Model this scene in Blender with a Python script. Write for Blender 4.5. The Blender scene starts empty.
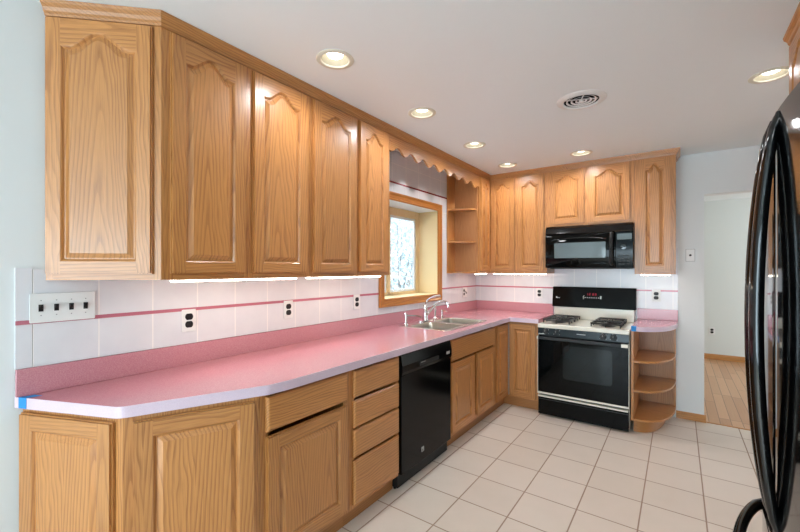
import bpy, bmesh, math, random
from mathutils import Vector, Matrix
random.seed(7)
PI = math.pi
scene = bpy.context.scene
COL = scene.collection

# ------------------------------------------------------------------ camera, world, light, exposure
cam_data = bpy.data.cameras.new('camera')
cam = bpy.data.objects.new('camera', cam_data)
COL.objects.link(cam)
cam.location = (2.094, -4.557, 1.42)
cam.rotation_euler = (PI / 2, 0, 0.6248)
cam_data.sensor_width = 36.0
cam_data.lens = 386.24 / 800 * 36.0
cam_data.shift_y = 3.25 / 800
cam_data.clip_start = 0.02
scene.camera = cam

scene.view_settings.view_transform = 'Standard'
scene.view_settings.look = 'None'
scene.view_settings.gamma = 1
scene.view_settings.use_curve_mapping = False
scene.view_settings.exposure = 0.37

world = bpy.data.worlds.new('world')
scene.world = world
world.use_nodes = True
world.node_tree.nodes['Background'].inputs[0].default_value = (0.80, 0.90, 1.0, 1)
world.node_tree.nodes['Background'].inputs[1].default_value = 1.35


def lamp(name, kind, loc, rot, energy, color, **kw):
    l = bpy.data.lights.new(name, kind)
    l.energy = energy
    l.color = color
    for k, v in kw.items():
        setattr(l, k, v)
    o = bpy.data.objects.new(name, l)
    COL.objects.link(o)
    o.location = loc
    o.rotation_euler = rot
    return o


# daylight entering through the glass patio door behind the camera; the dining room is filled from an added, unseen window
lamp('patio_daylight', 'AREA', (1.45, -9.30, 1.15), (PI / 2 + 0.15, 0, 0), 175, (0.76, 0.90, 1.0), shape='RECTANGLE', size=2.5, size_y=2.0)
lamp('dining_fill', 'AREA', (5.6, 1.8, 1.4), (0, PI / 2, 0), 42, (0.88, 0.95, 1.0), shape='RECTANGLE', size=1.6, size_y=1.6)
lamp('sink_window_daylight', 'AREA', (-1.0, -1.45, 2.75), (0, -PI / 4, 0), 30, (0.92, 0.96, 1.0), shape='RECTANGLE', size=0.9, size_y=0.8)

lamp('sun', 'SUN', (1.4, -14, 6), (math.radians(62), 0, math.radians(14)), 7.0, (1.0, 0.96, 0.9), angle=0.01)

CAN_ENERGY = 21
CAN_COLOR = (0.94, 0.97, 1.0)


# ------------------------------------------------------------------ materials
def srgb(r, g, b):
    def f(c):
        c /= 255.0
        return c / 12.92 if c <= 0.04045 else ((c + 0.055) / 1.055) ** 2.4
    return (f(r), f(g), f(b), 1)


class NT:
    def __init__(self, name):
        self.m = bpy.data.materials.new(name)
        self.m.use_nodes = True
        self.t = self.m.node_tree
        self.b = self.t.nodes['Principled BSDF']

    def n(self, typ, **kw):
        nd = self.t.nodes.new(typ)
        for k, v in kw.items():
            setattr(nd, k, v)
        return nd

    def l(self, a, b):
        self.t.links.new(a, b)

    def val(self, sock, x):
        if isinstance(x, (int, float, tuple)):
            sock.default_value = x
        else:
            self.l(x, sock)

    def math(self, op, a, b=0.0, c=None):
        nd = self.n('ShaderNodeMath', operation=op)
        self.val(nd.inputs[0], a)
        self.val(nd.inputs[1], b)
        if c is not None:
            self.val(nd.inputs[2], c)
        return nd.outputs[0]

    def mix(self, fac, a, b, mode='MIX'):
        nd = self.n('ShaderNodeMix', data_type='RGBA', blend_type=mode)
        self.val(nd.inputs[0], fac)
        self.val(nd.inputs[6], a)
        self.val(nd.inputs[7], b)
        return nd.outputs[2]

    def obj(self):
        return self.n('ShaderNodeTexCoord').outputs['Object']

    def noise(self, vec, scale, detail=2, rough=0.5):
        nd = self.n('ShaderNodeTexNoise')
        self.l(vec, nd.inputs['Vector'])
        nd.inputs['Scale'].default_value = scale
        nd.inputs['Detail'].default_value = detail
        nd.inputs['Roughness'].default_value = rough
        return nd.outputs[0]

    def scaled(self, vec, s):
        nd = self.n('ShaderNodeVectorMath', operation='MULTIPLY')
        self.l(vec, nd.inputs[0])
        nd.inputs[1].default_value = s
        return nd.outputs[0]

    def bump(self, h, strength, dist=0.002):
        nd = self.n('ShaderNodeBump')
        nd.inputs['Strength'].default_value = strength
        nd.inputs['Distance'].default_value = dist
        self.l(h, nd.inputs['Height'])
        self.l(nd.outputs[0], self.b.inputs['Normal'])

    def set(self, **kw):
        for k, v in kw.items():
            self.b.inputs[k.replace('_', ' ')].default_value = v
        return self


def plain(name, col, rough=0.5, metal=0.0, **kw):
    t = NT(name)
    t.set(Base_Color=col, Roughness=rough, Metallic=metal)
    # a very faint unevenness so no surface is perfectly flat in tone
    v = t.obj()
    n = t.noise(v, 14, 3)
    t.l(t.mix(t.math('MULTIPLY', n, 0.06), col, tuple([c * 0.8 for c in col[:3]] + [1])), t.b.inputs['Base Color'])
    for k, x in kw.items():
        t.b.inputs[k.replace('_', ' ')].default_value = x
    return t.m


def oak(name, along, light=(201, 139, 78), dark=(128, 70, 30), coat=0.35):
    """oak with cathedral figure: growth cones cut along the board"""
    t = NT(name)
    info = t.n('ShaderNodeObjectInfo').outputs['Random']
    off = t.n('ShaderNodeCombineXYZ')
    t.l(t.math('MULTIPLY', info, 7.3), off.inputs[0])
    t.l(t.math('MULTIPLY', info, 3.1), off.inputs[1])
    t.l(t.math('MULTIPLY', info, 11.7), off.inputs[2])
    add = t.n('ShaderNodeVectorMath', operation='ADD')
    t.l(t.obj(), add.inputs[0])
    t.l(off.outputs[0], add.inputs[1])
    p = add.outputs[0]
    sep = t.n('ShaderNodeSeparateXYZ')
    t.l(p, sep.inputs[0])
    X, Y, Z = sep.outputs
    if along == 'z':
        A, L = t.math('ADD', X, t.math('MULTIPLY', Y, 0.9)), Z
        s_low, s_fine = (5, 5, 1.2), (420, 420, 9)
    elif along == 'x':
        A, L = t.math('ADD', Z, t.math('MULTIPLY', Y, 0.9)), X
        s_low, s_fine = (1.2, 5, 5), (9, 420, 420)
    else:
        A, L = t.math('ADD', X, t.math('MULTIPLY', Z, 0.9)), Y
        s_low, s_fine = (5, 1.2, 5), (420, 9, 420)
    n1 = t.noise(t.scaled(p, s_low), 1.0, 3, 0.55)
    wob = t.math('SUBTRACT', n1, 0.5)
    Aw = t.math('ADD', A, t.math('MULTIPLY', wob, 0.09))
    pp = t.math('PINGPONG', Aw, 0.15)
    rad = t.math('SQRT', t.math('ADD', t.math('MULTIPLY', pp, pp), 0.0004))
    ring = t.math('ADD', rad, t.math('MULTIPLY', L, 0.060 if along == 'z' else 0.035))
    ring = t.math('ADD', ring, t.math('MULTIPLY', wob, 0.05))
    ring = t.math('DIVIDE', ring, 0.0150)
    fr = t.math('FRACT', ring)
    ramp = t.n('ShaderNodeValToRGB')
    e = ramp.color_ramp.elements
    e[0].position, e[0].color = 0.0, (0.75, 0.75, 0.75, 1)
    e[1].position, e[1].color = 1.0, (0.30, 0.30, 0.30, 1)
    for pos, c in ((0.12, 0.95), (0.30, 0.50), (0.55, 0.12), (0.9, 0.05)):
        x = e.new(pos)
        x.color = (c, c, c, 1)
    t.l(fr, ramp.inputs[0])
    fine = t.noise(t.scaled(p, s_fine), 1.0, 2, 0.6)
    fl = t.math('MULTIPLY', t.math('SUBTRACT', fine, 0.42), 2.2)
    fl = t.math('MINIMUM', t.math('MAXIMUM', fl, 0.0), 1.0)
    n2 = t.noise(t.scaled(p, tuple(v * 2.3 for v in s_low)), 1.0, 2, 0.5)
    var = t.math('ADD', 0.05, t.math('MULTIPLY', n2, 0.78))
    f = t.math('ADD', t.math('MULTIPLY', ramp.outputs[0], var), t.math('MULTIPLY', fl, 0.52))
    base = t.mix(t.math('MINIMUM', f, 1.0), srgb(*light), srgb(*dark))
    tone = t.math('ADD', 0.90, t.math('MULTIPLY', info, 0.18))
    hsv = t.n('ShaderNodeHueSaturation')
    t.l(base, hsv.inputs['Color'])
    t.l(tone, hsv.inputs['Value'])
    t.l(hsv.outputs[0], t.b.inputs['Base Color'])
    t.set(Roughness=0.38, Coat_Weight=coat, Coat_Roughness=0.22)
    t.bump(f, 0.12, 0.0006)
    return t.m


OV = oak('oak_vertical_grain', 'z')
OH = oak('oak_horizontal_grain', 'x')
OD = oak('oak_depth_grain', 'y')
OCAS = oak('golden_oak_casing', 'z', (198, 126, 50), (146, 78, 24))
OCASH = oak('golden_oak_casing_flat', 'y', (198, 126, 50), (146, 78, 24))
OBASE = oak('oak_baseboard', 'x', (200, 140, 76), (158, 100, 48))
OINT = oak('oak_veneer_inside', 'z', (184, 128, 80), (148, 94, 54), 0.1)
TOE = oak('toe_kick_oak', 'x', (178, 120, 66), (140, 88, 44), 0.1)

PAINT = plain('wall_paint', srgb(228, 231, 231), 0.75)
CEIL = plain('ceiling_paint', srgb(240, 246, 248), 0.85)
FAR = plain('dining_wall_paint', srgb(222, 226, 222), 0.8)
CREAM = plain('cream_window_paint', srgb(232, 208, 160), 0.5)
CREAMWOOD = oak('pale_window_wood', 'z', (240, 212, 166), (222, 184, 132), 0.3)
WHITE = plain('white_plastic', srgb(232, 232, 230), 0.35)
SASHWHITE = plain('white_sash', srgb(226, 230, 234), 0.4)
BLACK = plain('black_plastic', srgb(10, 10, 11), 0.5)
RANGEBLACK = plain('black_range_enamel', srgb(7, 7, 7), 0.10, IOR=1.24)
GLOSSBLACK = plain('gloss_black_enamel', srgb(7, 7, 8), 0.07)
DWBLACK = plain('black_dishwasher_enamel', srgb(10, 9, 9), 0.14, IOR=1.25)
BLACKGLASS = plain('black_glass', srgb(5, 6, 6), 0.04, IOR=1.24)
OVENGLASS = plain('oven_window_glass', srgb(12, 21, 23), 0.05, IOR=1.38)
MWGLASS = plain('microwave_window_mesh', srgb(96, 108, 110), 0.07)
PANELGREY = plain('dark_slate_panel', srgb(22, 30, 34), 0.18, IOR=1.3)
IRON = plain('cast_iron_grate', srgb(20, 18, 17), 0.42)
ENAMEL = plain('almond_white_enamel', srgb(226, 220, 204), 0.18, Coat_Weight=0.5)
CHROME = plain('chrome', (0.82, 0.82, 0.84, 1), 0.10, 1.0)
STEEL = plain('brushed_steel', (0.42, 0.41, 0.36, 1), 0.30, 1.0)
RIMSTEEL = plain('polished_steel_rim', (0.80, 0.79, 0.74, 1), 0.24, 1.0)
BADGE = plain('silver_badge', srgb(170, 170, 168), 0.4, 0.3)
TAPE = plain('blue_painters_tape', srgb(40, 136, 208), 0.7)
RIMMETAL = plain('aged_white_trim_ring', srgb(224, 220, 204), 0.4)
BAFFLE = plain('brass_reflector', srgb(150, 146, 130), 0.45, 0.0)
DARKHOLE = plain('dark_duct', srgb(12, 12, 12), 0.9)
LINER = plain('rose_liner_tile', srgb(192, 116, 130), 0.2)
LINERRED = plain('dark_rose_liner_tile', srgb(140, 52, 62), 0.2)
DOTS = plain('pale_print', srgb(205, 205, 200), 0.5)
BARK = plain('bark', srgb(150, 148, 150), 0.9)
LEAF = plain('frosted_leaves', srgb(206, 220, 228), 0.8)
GROUND = plain('yard_ground', srgb(190, 196, 198), 0.95)
PATIOFRAME = plain('patio_frame_white', srgb(225, 226, 226), 0.5)


def emission(name, col, s):
    t = NT(name)
    t.set(Base_Color=col, Emission_Color=col, Emission_Strength=s, Roughness=0.5)
    return t.m


BULB = emission('lit_bulb', (1.0, 0.93, 0.82, 1), 5.0)
STRIP = emission('lit_under_cabinet_diffuser', (1.0, 0.90, 0.76, 1), 11.0)
REDLED = emission('red_clock_digits', srgb(170, 30, 50), 0.6)


def laminate(name, a, b, rough):
    t = NT(name)
    v = t.obj()
    n = t.noise(v, 260, 2, 0.7)
    m = t.noise(v, 900, 1, 0.5)
    f = t.math('ADD', t.math('MULTIPLY', n, 0.6), t.math('MULTIPLY', m, 0.4))
    f = t.math('MINIMUM', t.math('MAXIMUM', t.math('MULTIPLY', t.math('SUBTRACT', f, 0.35), 3.2), 0.0), 1.0)
    t.l(t.mix(f, srgb(*a), srgb(*b)), t.b.inputs['Base Color'])
    t.set(Roughness=rough, Coat_Weight=0.4, Coat_Roughness=0.10)
    return t.m


LAM = laminate('rose_laminate', (188, 119, 134), (209, 152, 157), 0.22)
LAMEDGE = laminate('lavender_edge_band', (212, 188, 204), (224, 204, 216), 0.35)


def tile_mat(name, axis, origin, pitch):
    t = NT(name)
    sep = t.n('ShaderNodeSeparateXYZ')
    v = t.obj()
    t.l(v, sep.inputs[0])
    u = sep.outputs[0 if axis == 'x' else 1]
    k = t.math('DIVIDE', t.math('SUBTRACT', u, origin), pitch)
    fr = t.math('FRACT', t.math('ADD', k, 40.0))
    w = 0.014
    ju = t.math('LESS_THAN', t.math('ABSOLUTE', t.math('SUBTRACT', t.math('PINGPONG', t.math('ADD', fr, 0.0), 0.5), 0.0)), w)
    zz = sep.outputs[2]
    kz = t.math('FRACT', t.math('ADD', t.math('DIVIDE', t.math('SUBTRACT', zz, 2.205), 0.171), 40.0))
    jz = t.math('MULTIPLY', t.math('LESS_THAN', t.math('PINGPONG', kz, 0.5), w), t.math('GREATER_THAN', zz, 1.7))
    j = t.math('MAXIMUM', ju, jz)
    n = t.noise(v, 6, 4, 0.6)
    body = t.mix(n, srgb(234, 233, 235), srgb(216, 215, 220))
    t.l(t.mix(j, body, srgb(244, 240, 238)), t.b.inputs['Base Color'])
    t.set(Roughness=0.22)
    t.bump(t.math('SUBTRACT', 1.0, j), 0.12, 0.001)
    return t.m


TILE_L = tile_mat('white_wall_tile_left', 'y', -4.165, 0.2165)
TILE_B = tile_mat('white_wall_tile_back', 'x', 0.062, 0.2210)


def floor_tile():
    t = NT('beige_floor_tile')
    v = t.obj()
    sep = t.n('ShaderNodeSeparateXYZ')
    t.l(v, sep.inputs[0])
    T = 0.308
    kx = t.math('ADD', t.math('DIVIDE', t.math('SUBTRACT', sep.outputs[0], 0.681), T), 40)
    ky = t.math('ADD', t.math('DIVIDE', t.math('SUBTRACT', sep.outputs[1], -0.8627), T), 40)
    fx, fy = t.math('FRACT', kx), t.math('FRACT', ky)
    dx, dy = t.math('PINGPONG', fx, 0.5), t.math('PINGPONG', fy, 0.5)
    d = t.math('MINIMUM', dx, dy)
    mr = t.n('ShaderNodeMapRange', interpolation_type='SMOOTHSTEP')
    t.l(d, mr.inputs[0])
    mr.inputs[1].default_value = 0.008
    mr.inputs[2].default_value = 0.016
    fac = mr.outputs[0]
    cell = t.n('ShaderNodeCombineXYZ')
    t.l(t.math('FLOOR', kx), cell.inputs[0])
    t.l(t.math('FLOOR', ky), cell.inputs[1])
    wn = t.n('ShaderNodeTexWhiteNoise')
    t.l(cell.outputs[0], wn.inputs[0])
    n = t.noise(v, 5, 4, 0.6)
    f = t.math('ADD', t.math('MULTIPLY', n, 0.6), t.math('MULTIPLY', wn.outputs[0], 0.4))
    body = t.mix(f, srgb(226, 212, 199), srgb(209, 194, 179))
    gn = t.noise(v, 3, 2)
    grout = t.mix(gn, srgb(142, 114, 96), srgb(178, 148, 126))
    t.l(t.mix(fac, grout, body), t.b.inputs['Base Color'])
    rn = t.math('SUBTRACT', 0.62, t.math('MULTIPLY', fac, 0.30))
    t.l(rn, t.b.inputs['Roughness'])
    t.bump(fac, 0.5, 0.003)
    return t.m


def plank_floor():
    t = NT('oak_plank_floor')
    v = t.obj()
    sep = t.n('ShaderNodeSeparateXYZ')
    t.l(v, sep.inputs[0])
    kx = t.math('ADD', t.math('DIVIDE', sep.outputs[0], 0.083), 100)
    col = t.math('FLOOR', kx)
    wn = t.n('ShaderNodeTexWhiteNoise', noise_dimensions='1D')
    t.l(col, wn.inputs['W'])
    ky = t.math('ADD', t.math('DIVIDE', sep.outputs[1], 0.9), t.math('MULTIPLY', wn.outputs[0], 7))
    cell = t.n('ShaderNodeCombineXYZ')
    t.l(col, cell.inputs[0])
    t.l(t.math('FLOOR', ky), cell.inputs[1])
    w2 = t.n('ShaderNodeTexWhiteNoise')
    t.l(cell.outputs[0], w2.inputs[0])
    g = t.noise(t.scaled(v, (90, 4, 1)), 1, 3, 0.6)
    f = t.math('ADD', t.math('MULTIPLY', w2.outputs[0], 0.6), t.math('MULTIPLY', g, 0.4))
    body = t.mix(f, srgb(214, 168, 128), srgb(176, 126, 88))
    gap = t.math('MAXIMUM', t.math('LESS_THAN', t.math('PINGPONG', kx, 0.5), 0.03), t.math('LESS_THAN', t.math('PINGPONG', ky, 0.5), 0.004))
    t.l(t.mix(t.math('MULTIPLY', gap, 0.75), body, srgb(96, 62, 40)), t.b.inputs['Base Color'])
    t.set(Roughness=0.35)
    return t.m


FLOOR = floor_tile()
PLANK = plank_floor()


def glass_mat():
    t = NT('window_glass')
    tr = t.n('ShaderNodeBsdfTransparent')
    gl = t.n('ShaderNodeBsdfGlossy')
    gl.inputs['Roughness'].default_value = 0.02
    mx = t.n('ShaderNodeMixShader')
    mx.inputs[0].default_value = 0.06
    tr.inputs[0].default_value = (0.93, 0.97, 0.98, 1)
    t.l(tr.outputs[0], mx.inputs[1])
    t.l(gl.outputs[0], mx.inputs[2])
    t.l(mx.outputs[0], t.t.nodes['Material Output'].inputs[0])
    return t.m


GLASS = glass_mat()


# ------------------------------------------------------------------ mesh helpers
class MB:
    """collects shapes and links them as ONE mesh object"""

    def __init__(self):
        self.v, self.f, self.m, self.sm = [], [], [], []

    def add(self, vs, fs, m=0, smooth=False):
        o = len(self.v)
        self.v += [tuple(p) for p in vs]
        for f in fs:
            self.f.append([i + o for i in f])
            self.m.append(m)
            self.sm.append(smooth)
        return self

    def box(self, x0, x1, y0, y1, z0, z1, m=0):
        vs = [(x, y, z) for x in (x0, x1) for y in (y0, y1) for z in (z0, z1)]
        return self.add(vs, [(0, 1, 3, 2), (4, 6, 7, 5), (0, 4, 5, 1), (2, 3, 7, 6), (0, 2, 6, 4), (1, 5, 7, 3)], m)

    def prism(self, pts, plane, a, b, m=0, smooth=False):
        n = len(pts)

        def P(p, h):
            return {'xy': (p[0], p[1], h), 'xz': (p[0], h, p[1]), 'yz': (h, p[0], p[1])}[plane]
        vs = [P(p, a) for p in pts] + [P(p, b) for p in pts]
        fs = [(i, (i + 1) % n, n + (i + 1) % n, n + i) for i in range(n)]
        self.add(vs, fs, m, smooth)
        o = len(self.v) - 2 * n
        self.f += [list(range(o, o + n)), list(range(o + n, o + 2 * n))]
        self.m += [m, m]
        self.sm += [False, False]
        return self

    def strip(self, la, lb, m=0, closed=True, smooth=False, mats=None):
        n = len(la)
        rng = range(n if closed else n - 1)
        for i in rng:
            j = (i + 1) % n
            self.add([la[i], la[j], lb[j], lb[i]], [(0, 1, 2, 3)], mats[i] if mats else m, smooth)
        return self

    def loops(self, ls, m=0, closed=True, smooth=True, cap0=False, cap1=False):
        n = len(ls[0])
        vs = [p for l in ls for p in l]
        fs = []
        for k in range(len(ls) - 1):
            for i in range(n if closed else n - 1):
                j = (i + 1) % n
                fs.append((k * n + i, k * n + j, (k + 1) * n + j, (k + 1) * n + i))
        if cap0:
            fs.append(tuple(range(n)))
        if cap1:
            fs.append(tuple((len(ls) - 1) * n + i for i in range(n)))
        return self.add(vs, fs, m, smooth)

    def lathe(self, prof, c=(0, 0, 0), n=24, axis='z', m=0, cap0=False, cap1=False):
        ls = []
        for r, h in prof:
            l = []
            for i in range(n):
                a = 2 * PI * i / n
                p, q = r * math.cos(a), r * math.sin(a)
                d = {'z': (p, q, h), 'y': (p, h, q), 'x': (h, p, q)}[axis]
                l.append((c[0] + d[0], c[1] + d[1], c[2] + d[2]))
            ls.append(l)
        return self.loops(ls, m, True, True, cap0, cap1)

    def tube(self, path, r, n=12, m=0, ry=None, up=(0, 0, 1), caps=True):
        path = [Vector(p) for p in path]
        k = len(path)
        rr = r if isinstance(r, (list, tuple)) else [r] * k
        qq = rr if ry is None else (ry if isinstance(ry, (list, tuple)) else [ry] * k)
        ls = []
        for i, p in enumerate(path):
            d = (path[min(i + 1, k - 1)] - path[max(i - 1, 0)]).normalized()
            s = d.cross(Vector(up))
            if s.length < 1e-4:
                s = d.cross(Vector((1, 0, 0)))
            s.normalize()
            t = s.cross(d).normalized()
            ls.append([p + s * (rr[i] * math.cos(2 * PI * j / n)) + t * (qq[i] * math.sin(2 * PI * j / n)) for j in range(n)])
        return self.loops(ls, m, True, True, caps, caps)

    def build(self, name, mats, parent=None, bevel=0.0, seg=2, angle=35, **props):
        me = bpy.data.meshes.new(name)
        me.from_pydata(self.v, [], self.f)
        if not isinstance(mats, (list, tuple)):
            mats = [mats]
        for mt in mats:
            me.materials.append(mt)
        for p, mi, s in zip(me.polygons, self.m, self.sm):
            p.material_index = mi
        bm = bmesh.new()
        bm.from_mesh(me)
        bmesh.ops.remove_doubles(bm, verts=bm.verts, dist=1e-5)
        bmesh.ops.recalc_face_normals(bm, faces=bm.faces)
        bm.to_mesh(me)
        bm.free()
        if any(self.sm) or bevel:
            me.polygons.foreach_set('use_smooth', [True] * len(me.polygons))
            me.set_sharp_from_angle(angle=math.radians(angle))
        o = bpy.data.objects.new(name, me)
        COL.objects.link(o)
        if parent is not None:
            o.parent = parent
        if bevel:
            b = o.modifiers.new('bevel', 'BEVEL')
            b.width = bevel
            b.segments = seg
            b.limit_method = 'ANGLE'
            b.angle_limit = math.radians(40)
            b.harden_normals = True
        for kk, vv in props.items():
            o[kk] = vv
        return o


def thing(name, label, cat, loc=(0, 0, 0), rz=0.0, group=None):
    o = bpy.data.objects.new(name, None)
    COL.objects.link(o)
    o.empty_display_size = 0.1
    o.location = loc
    o.rotation_euler = (0, 0, rz)
    tag(o, label, cat, group)
    return o


def tag(o, label, cat, group=None):
    o['label'] = label
    o['category'] = cat
    if group:
        o['group'] = group
    return o


def struct(o):
    o['kind'] = 'structure'
    return o


def dup(root, loc, rz, label, group=None):
    r = root.copy()
    COL.objects.link(r)
    r.location = loc
    r.rotation_euler = (0, 0, rz)
    r['label'] = label
    if group:
        r['group'] = group
    for ch in list(root.children):
        c = ch.copy()
        COL.objects.link(c)
        c.parent = r
        for g in ch.children:
            d = g.copy()
            COL.objects.link(d)
            d.parent = c
    return r


def local(root, x, y):
    """world plan point -> plan point in the frame of a thing"""
    a = -root.rotation_euler[2]
    dx, dy = x - root.location[0], y - root.location[1]
    return (dx * math.cos(a) - dy * math.sin(a), dx * math.sin(a) + dy * math.cos(a))


def arc(cx, cy, r, a0, a1, n):
    return [(cx + r * math.cos(math.radians(a0 + (a1 - a0) * i / n)), cy + r * math.sin(math.radians(a0 + (a1 - a0) * i / n))) for i in range(n + 1)]


def rounded(pts, radii, n=6):
    """round the corners of a plan polygon"""
    out = []
    k = len(pts)
    for i in range(k):
        r = radii[i]
        p = Vector(pts[i])
        if r <= 0:
            out.append(tuple(p))
            continue
        a = (Vector(pts[i - 1]) - p).normalized()
        b = (Vector(pts[(i + 1) % k]) - p).normalized()
        ang = a.angle(b)
        t = r / math.tan(ang / 2)
        s, e = p + a * t, p + b * t
        for q in range(n + 1):
            w = q / n
            out.append(tuple((1 - w) ** 2 * s + 2 * w * (1 - w) * p + w * w * e))
    return out


def rrect(x0, x1, y0, y1, r, n=5):
    return rounded([(x0, y0), (x1, y0), (x1, y1), (x0, y1)], [r] * 4, n)


# ------------------------------------------------------------------ room shell
W_R, Y_N, H = 3.07, -9.0, 2.5


def shell_box(name, mat, *boxes):
    m = MB()
    for b in boxes:
        m.box(*b)
    return struct(m.build(name, mat))


shell_box('floor', FLOOR, (-0.12, W_R + 0.12, Y_N - 0.12, -0.0, -0.05, 0))
WY0, WY1, WZ0, WZ1 = -1.905, -0.985, 1.160, 2.040       # window opening in the left wall
HY0, HY1, HZ0, HZ1 = WY0 - 0.017, WY1 + 0.017, WZ0 - 0.022, WZ1 + 0.022
shell_box('wall_left', PAINT, (-0.12, 0, Y_N, HY0, 0, H), (-0.12, 0, HY1, 0.12, 0, H), (-0.12, 0, HY0, HY1, 0, HZ0), (-0.12, 0, HY0, HY1, HZ1, H))
DX0, DX1, DZ = 2.287, 3.02, 2.113                        # open doorway to the dining room
shell_box('wall_back', PAINT, (0, DX0, 0, 0.12, 0, H), (DX1, W_R, 0, 0.12, 0, H), (DX0, DX1, 0, 0.12, DZ, H))
shell_box('wall_right', PAINT, (W_R, W_R + 0.12, Y_N, 0.12, 0, H))
PX0, PX1, PZ = 0.20, 2.75, 2.12
shell_box('wall_front', PAINT, (-0.12, PX0, Y_N - 0.12, Y_N, 0, H), (PX1, W_R + 0.12, Y_N - 0.12, Y_N, 0, H), (PX0, PX1, Y_N - 0.12, Y_N, PZ, H))

CANS = [(0.660, -3.14), (0.656, -2.303), (0.655, -1.455), (0.657, -0.66), (1.359, -0.663), (2.511, -1.609), (2.0, -5.4)]  # the last one is unseen, added behind the camera for general light
VENT = (1.590, -1.880)


def ceiling():
    bm = bmesh.new()
    edges = []

    def ring(pts):
        vs = [bm.verts.new((x, y, H)) for x, y in pts]
        for i in range(len(vs)):
            edges.append(bm.edges.new((vs[i], vs[(i + 1) % len(vs)])))
    ring([(-0.12, Y_N - 0.12), (W_R + 0.12, Y_N - 0.12), (W_R + 0.12, 0.12), (-0.12, 0.12)])
    for x, y in CANS:
        ring([(x + 0.072 * math.cos(2 * PI * i / 32), y + 0.072 * math.sin(2 * PI * i / 32)) for i in range(32)])
    ring([(VENT[0] + 0.105 * math.cos(2 * PI * i / 32), VENT[1] + 0.105 * math.sin(2 * PI * i / 32)) for i in range(32)])
    bmesh.ops.triangle_fill(bm, use_beauty=True, edges=edges)
    for f in bm.faces:
        if f.normal.z > 0:
            f.normal_flip()
    me = bpy.data.meshes.new('ceiling')
    bm.to_mesh(me)
    bm.free()
    me.materials.append(CEIL)
    o = bpy.data.objects.new('ceiling', me)
    COL.objects.link(o)
    struct(o)
    return o


ceiling()

# dining room beyond the doorway
shell_box('floor_dining', PLANK, (0.9, 5.7, 0.0, 3.35, -0.05, -0.001))
shell_box('wall_dining_far', FAR, (0.9, 5.7, 3.27, 3.39, 0, H))
shell_box('wall_dining_left', FAR, (0.8, 0.9, 0.12, 3.39, 0, H))
shell_box('wall_dining_right', FAR, (5.7, 5.8, 0.12, 0.9, 0, H), (5.7, 5.8, 2.7, 3.39, 0, H), (5.7, 5.8, 0.9, 2.7, 0, 0.5), (5.7, 5.8, 0.9, 2.7, 2.2, H))  # unseen window opening, added to let light into the dining room
shell_box('wall_dining_front', FAR, (3.19, 5.8, 0.0, 0.12, 0, H))
shell_box('ceiling_dining', CEIL, (0.8, 5.8, 0.12, 3.39, H, H + 0.05))


def baseboard(name, a, b, y, h=0.068, t=0.014, sgn=-1):
    m = MB()
    y1 = y + sgn * t
    m.prism([(y, 0), (y1, 0), (y1, h * 0.72), (y + sgn * t * 0.55, h * 0.9), (y + sgn * t * 0.35, h), (y, h)], 'yz', a, b)
    return struct(m.build(name, OBASE))


baseboard('baseboard_back', 2.075, DX0 + 0.012, 0)
baseboard('baseboard_dining', 0.9, 5.7, 3.27, 0.085)
m = MB()
m.box(DX0, DX1, -0.0, 0.02, -0.004, 0.006)
struct(m.build('trim_threshold', OBASE, bevel=0.002))

# sliding patio door behind the camera: the daylight of the room
pd = bpy.data.objects.new('door_patio', None)
COL.objects.link(pd)
pd.location = (0, Y_N - 0.06, 0)
struct(pd)
m = MB()
for x0, x1 in ((PX0, PX0 + 0.07), ((PX0 + PX1) / 2 - 0.05, (PX0 + PX1) / 2 + 0.05), (PX1 - 0.07, PX1)):
    m.box(x0, x1, -0.04, 0.04, 0, PZ)
m.box(PX0, PX1, -0.04, 0.04, PZ - 0.07, PZ)
m.box(PX0, PX1, -0.04, 0.04, 0, 0.07)
struct(m.build('door_frame', PATIOFRAME, pd))
m = MB()
m.box(PX0 + 0.07, PX1 - 0.07, -0.004, 0.004, 0.07, PZ - 0.07)
struct(m.build('pane', GLASS, pd))

# ------------------------------------------------------------------ wall tile with rose liner
m = MB()
T = 0.008
m.box(0, T, -4.215, -4.167, 1.031, 1.425)
m.box(0, T, -4.165, -2.23, 1.031, 1.42)
m.box(0, T, -2.23, -1.98, 1.031, H)
m.box(0, T, -1.98, -0.92, 1.031, 1.088)
m.box(0, T, -1.98, -0.92, 2.118, H)
m.box(0, T, -0.92, 0, 1.031, 1.42)
m.box(0, T, -0.92, -0.70, 1.42, H)
for y0, y1 in ((-4.215, -1.98), (-0.92, -T)):
    m.box(T, T + 0.003, y0, y1, 1.202, 1.218, 1)
m.box(T, T + 0.003, -2.23, -0.78, 2.196, 2.212, 2)
struct(m.build('trim_1', [TILE_L, LINER, LINERRED]))
m = MB()
m.box(T, 2.09, -T, 0, 0.90, 1.62)
m.box(T + 0.003, 2.09, -T - 0.003, -T, 1.202, 1.218, 1)
struct(m.build('trim_2', [TILE_B, LINER]))

# ------------------------------------------------------------------ window over the sink (a shallow bay with a casement)
win = bpy.data.objects.new('window_1', None)
COL.objects.link(win)
win.location = (0, (WY0 + WY1) / 2, WZ0)
struct(win)
cy, cz = (WY0 + WY1) / 2, WZ0


def wbox(mb, x0, x1, y0, y1, z0, z1, k=0):
    mb.box(x0, x1, y0 - cy, y1 - cy, z0 - cz, z1 - cz, k)


def casing_profile(o0):
    # stepped casing: (distance from the opening, thickness)
    return [(0.0, T), (0.0, 0.016), (0.010, 0.022), (0.020, 0.018), (0.045, 0.020), (0.060, 0.028), (0.071, 0.028), (0.073, T)]


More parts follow.
